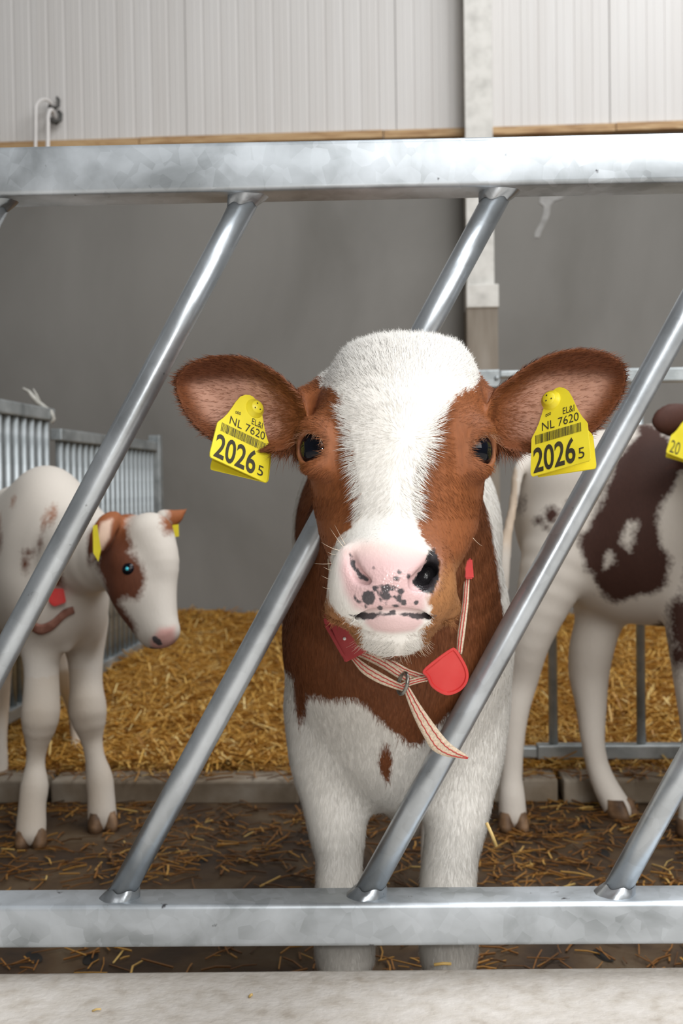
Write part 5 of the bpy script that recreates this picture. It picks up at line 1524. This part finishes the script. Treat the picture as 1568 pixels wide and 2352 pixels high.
def straws(name, pos, nrm_tilt, L, w, tone, mat, parent=None, seed=5):
    r = np.random.default_rng(seed); n = len(pos)
    az = r.uniform(0, 2 * np.pi, n); el = r.normal(0, nrm_tilt, n)
    d = np.stack([np.cos(az) * np.cos(el), np.sin(az) * np.cos(el), np.sin(el)], 1)
    up = np.tile([0, 0, 1.0], (n, 1)); sd = np.cross(d, up); sd /= np.linalg.norm(sd, axis=1)[:, None] + 1e-9; u2 = np.cross(sd, d)
    bend = r.normal(0, 0.10, n)
    P0 = pos - d * (L / 2)[:, None]; P2_ = pos + d * (L / 2)[:, None]; P1 = pos + sd * (bend * L)[:, None] * 0.5 + u2 * (np.abs(bend) * L * 0.3)[:, None]
    VV = []
    for Pk in (P0, P1, P2_):
        for a in (0.5, 2.6, 4.7):
            VV.append(Pk + (sd * math.cos(a) + u2 * math.sin(a)) * (w / 2)[:, None])
    VV = np.stack(VV, 1)
    VV[:, :, 2] = np.maximum(VV[:, :, 2], 0.001)
    VV = VV.reshape(-1, 3); b = np.arange(n) * 9
    q = []
    for s_ in (0, 3):
        for j in range(3):
            q.append(np.stack([b + s_ + j, b + s_ + (j + 1) % 3, b + s_ + 3 + (j + 1) % 3, b + s_ + 3 + j], 1))
    o = np_mesh(name, VV, [np.concatenate(q)], mat, parent, smooth=False)
    a = o.data.attributes.new('tone', 'FLOAT', 'POINT'); a.data.foreach_set('value', np.repeat(tone, 9).astype(np.float32))
    return o
n = 30000
x = rng.uniform(-1.6, 2.0, n); t = rng.random(n) ** 1.5; y = y_edge(x) + (y_wall(x) - 0.03 - y_edge(x)) * t
pos = np.stack([x, y, bed_z(x, y) + 0.004 + rng.random(n) * 0.012], 1)
o = straws('straw_stalks', pos, 0.30, rng.uniform(0.04, 0.13, n), rng.uniform(0.0025, 0.0055, n), np.clip(rng.normal(0.5, 0.24, n), 0, 1), M_STRAW, bed, 5); o['kind'] = 'stuff'
n = 11000
x = rng.uniform(-1.3, 1.5, n); y = rng.uniform(1.34, 2.60, n) - x * math.tan(PSI) * 0.6
keep = vnoise(np.stack([x * 5, y * 5, x * 0], 1), 31) + rng.normal(0, 0.35, n) > 0.0
x, y = x[keep], y[keep]; n = len(x)
pos = np.stack([x, y, 0.003 + rng.random(n) * 0.006], 1)
o = straws('loose_straw', pos, 0.06, rng.uniform(0.012, 0.065, n), rng.uniform(0.0016, 0.0042, n), np.clip(rng.normal(0.34, 0.27, n), 0, 1), M_STRAWD, None, 6)
tag(o, 'scattered trodden straw on the dark pen floor', 'straw', kind='stuff')
# some straw caught on the straw kerb
n = 500
x = rng.uniform(-1.2, 1.5, n); y = KY + 0.03 - x * math.tan(PSI) + rng.uniform(-0.04, 0.08, n)
o = straws('kerb_straw', np.stack([x, y, 0.062 + rng.random(n) * 0.006], 1), 0.08, rng.uniform(0.03, 0.09, n), rng.uniform(0.002, 0.004, n), np.clip(rng.normal(0.45, 0.25, n), 0, 1), M_STRAWD, None, 8)
tag(o, 'loose straw lying along the low straw bed kerb', 'straw', kind='stuff')
# drain slots as flat discs, the dark of the holes put into colour
for i, (px, py) in enumerate(((1385, 1960), (1252, 1893), (1356, 1903), (465, 1972), (1272, 1915), (78, 2200), (208, 2202), (1385, 2196))):
    q = ray_plane(px, py, (0, 0, 0.0), np.array([0, 0, 1.0]))
    bm = bmesh.new(); bmesh.ops.create_circle(bm, cap_ends=True, segments=14, radius=1.0)
    for v in bm.verts: v.co = (v.co.x * 0.012, v.co.y * 0.026, 0)
    o = mesh_obj('slot_disc', bm, M_DARK, floor); o.location = (q[0], q[1], 0.0012 ); o.rotation_euler = (0, 0, 0.3 * (i % 3))
# single stalks on the feed kerb and rails
def stalk(label, px, py, px2, py2, d, w=0.0016, d2=None):
    a, b = P(px, py, d), P(px2, py2, d2 or d)
    o = tube('straw_stalk', [a, (a + b) / 2 + np.array([0, 0, 0.001]), b], w, M_STRAWS, None, n=6); tag(o, label, 'straw', 'single straw stalks'); return o
M_STRAWS = noise_mat('single_stalk', [(0.3, srgb(204, 168, 96)), (0.7, srgb(228, 198, 132))], 40.0, 3.0, 0.5)
def on_kerb(px, py):
    q = ray_plane(px, py, (0, 0, kz + 0.002), np.array([0, 0, 1.0])); return np.dot(q - CP, CF)
stalk('short pale straw lying on the feed kerb in front of the right foreleg', 996, 2216, 1036, 2214, on_kerb(1016, 2215), 0.002)
stalk('bright straw stalk hanging beside the right foreleg', 1117, 1890, 1140, 1944, 1.36, 0.0022)
stalk('dark straw bit on the feed kerb at the bottom left', 212, 2322, 232, 2318, on_kerb(220, 2320), 0.0012)
stalk('reddish straw bit on the feed kerb left of centre', 572, 2290, 580, 2284, on_kerb(576, 2288), 0.0016)
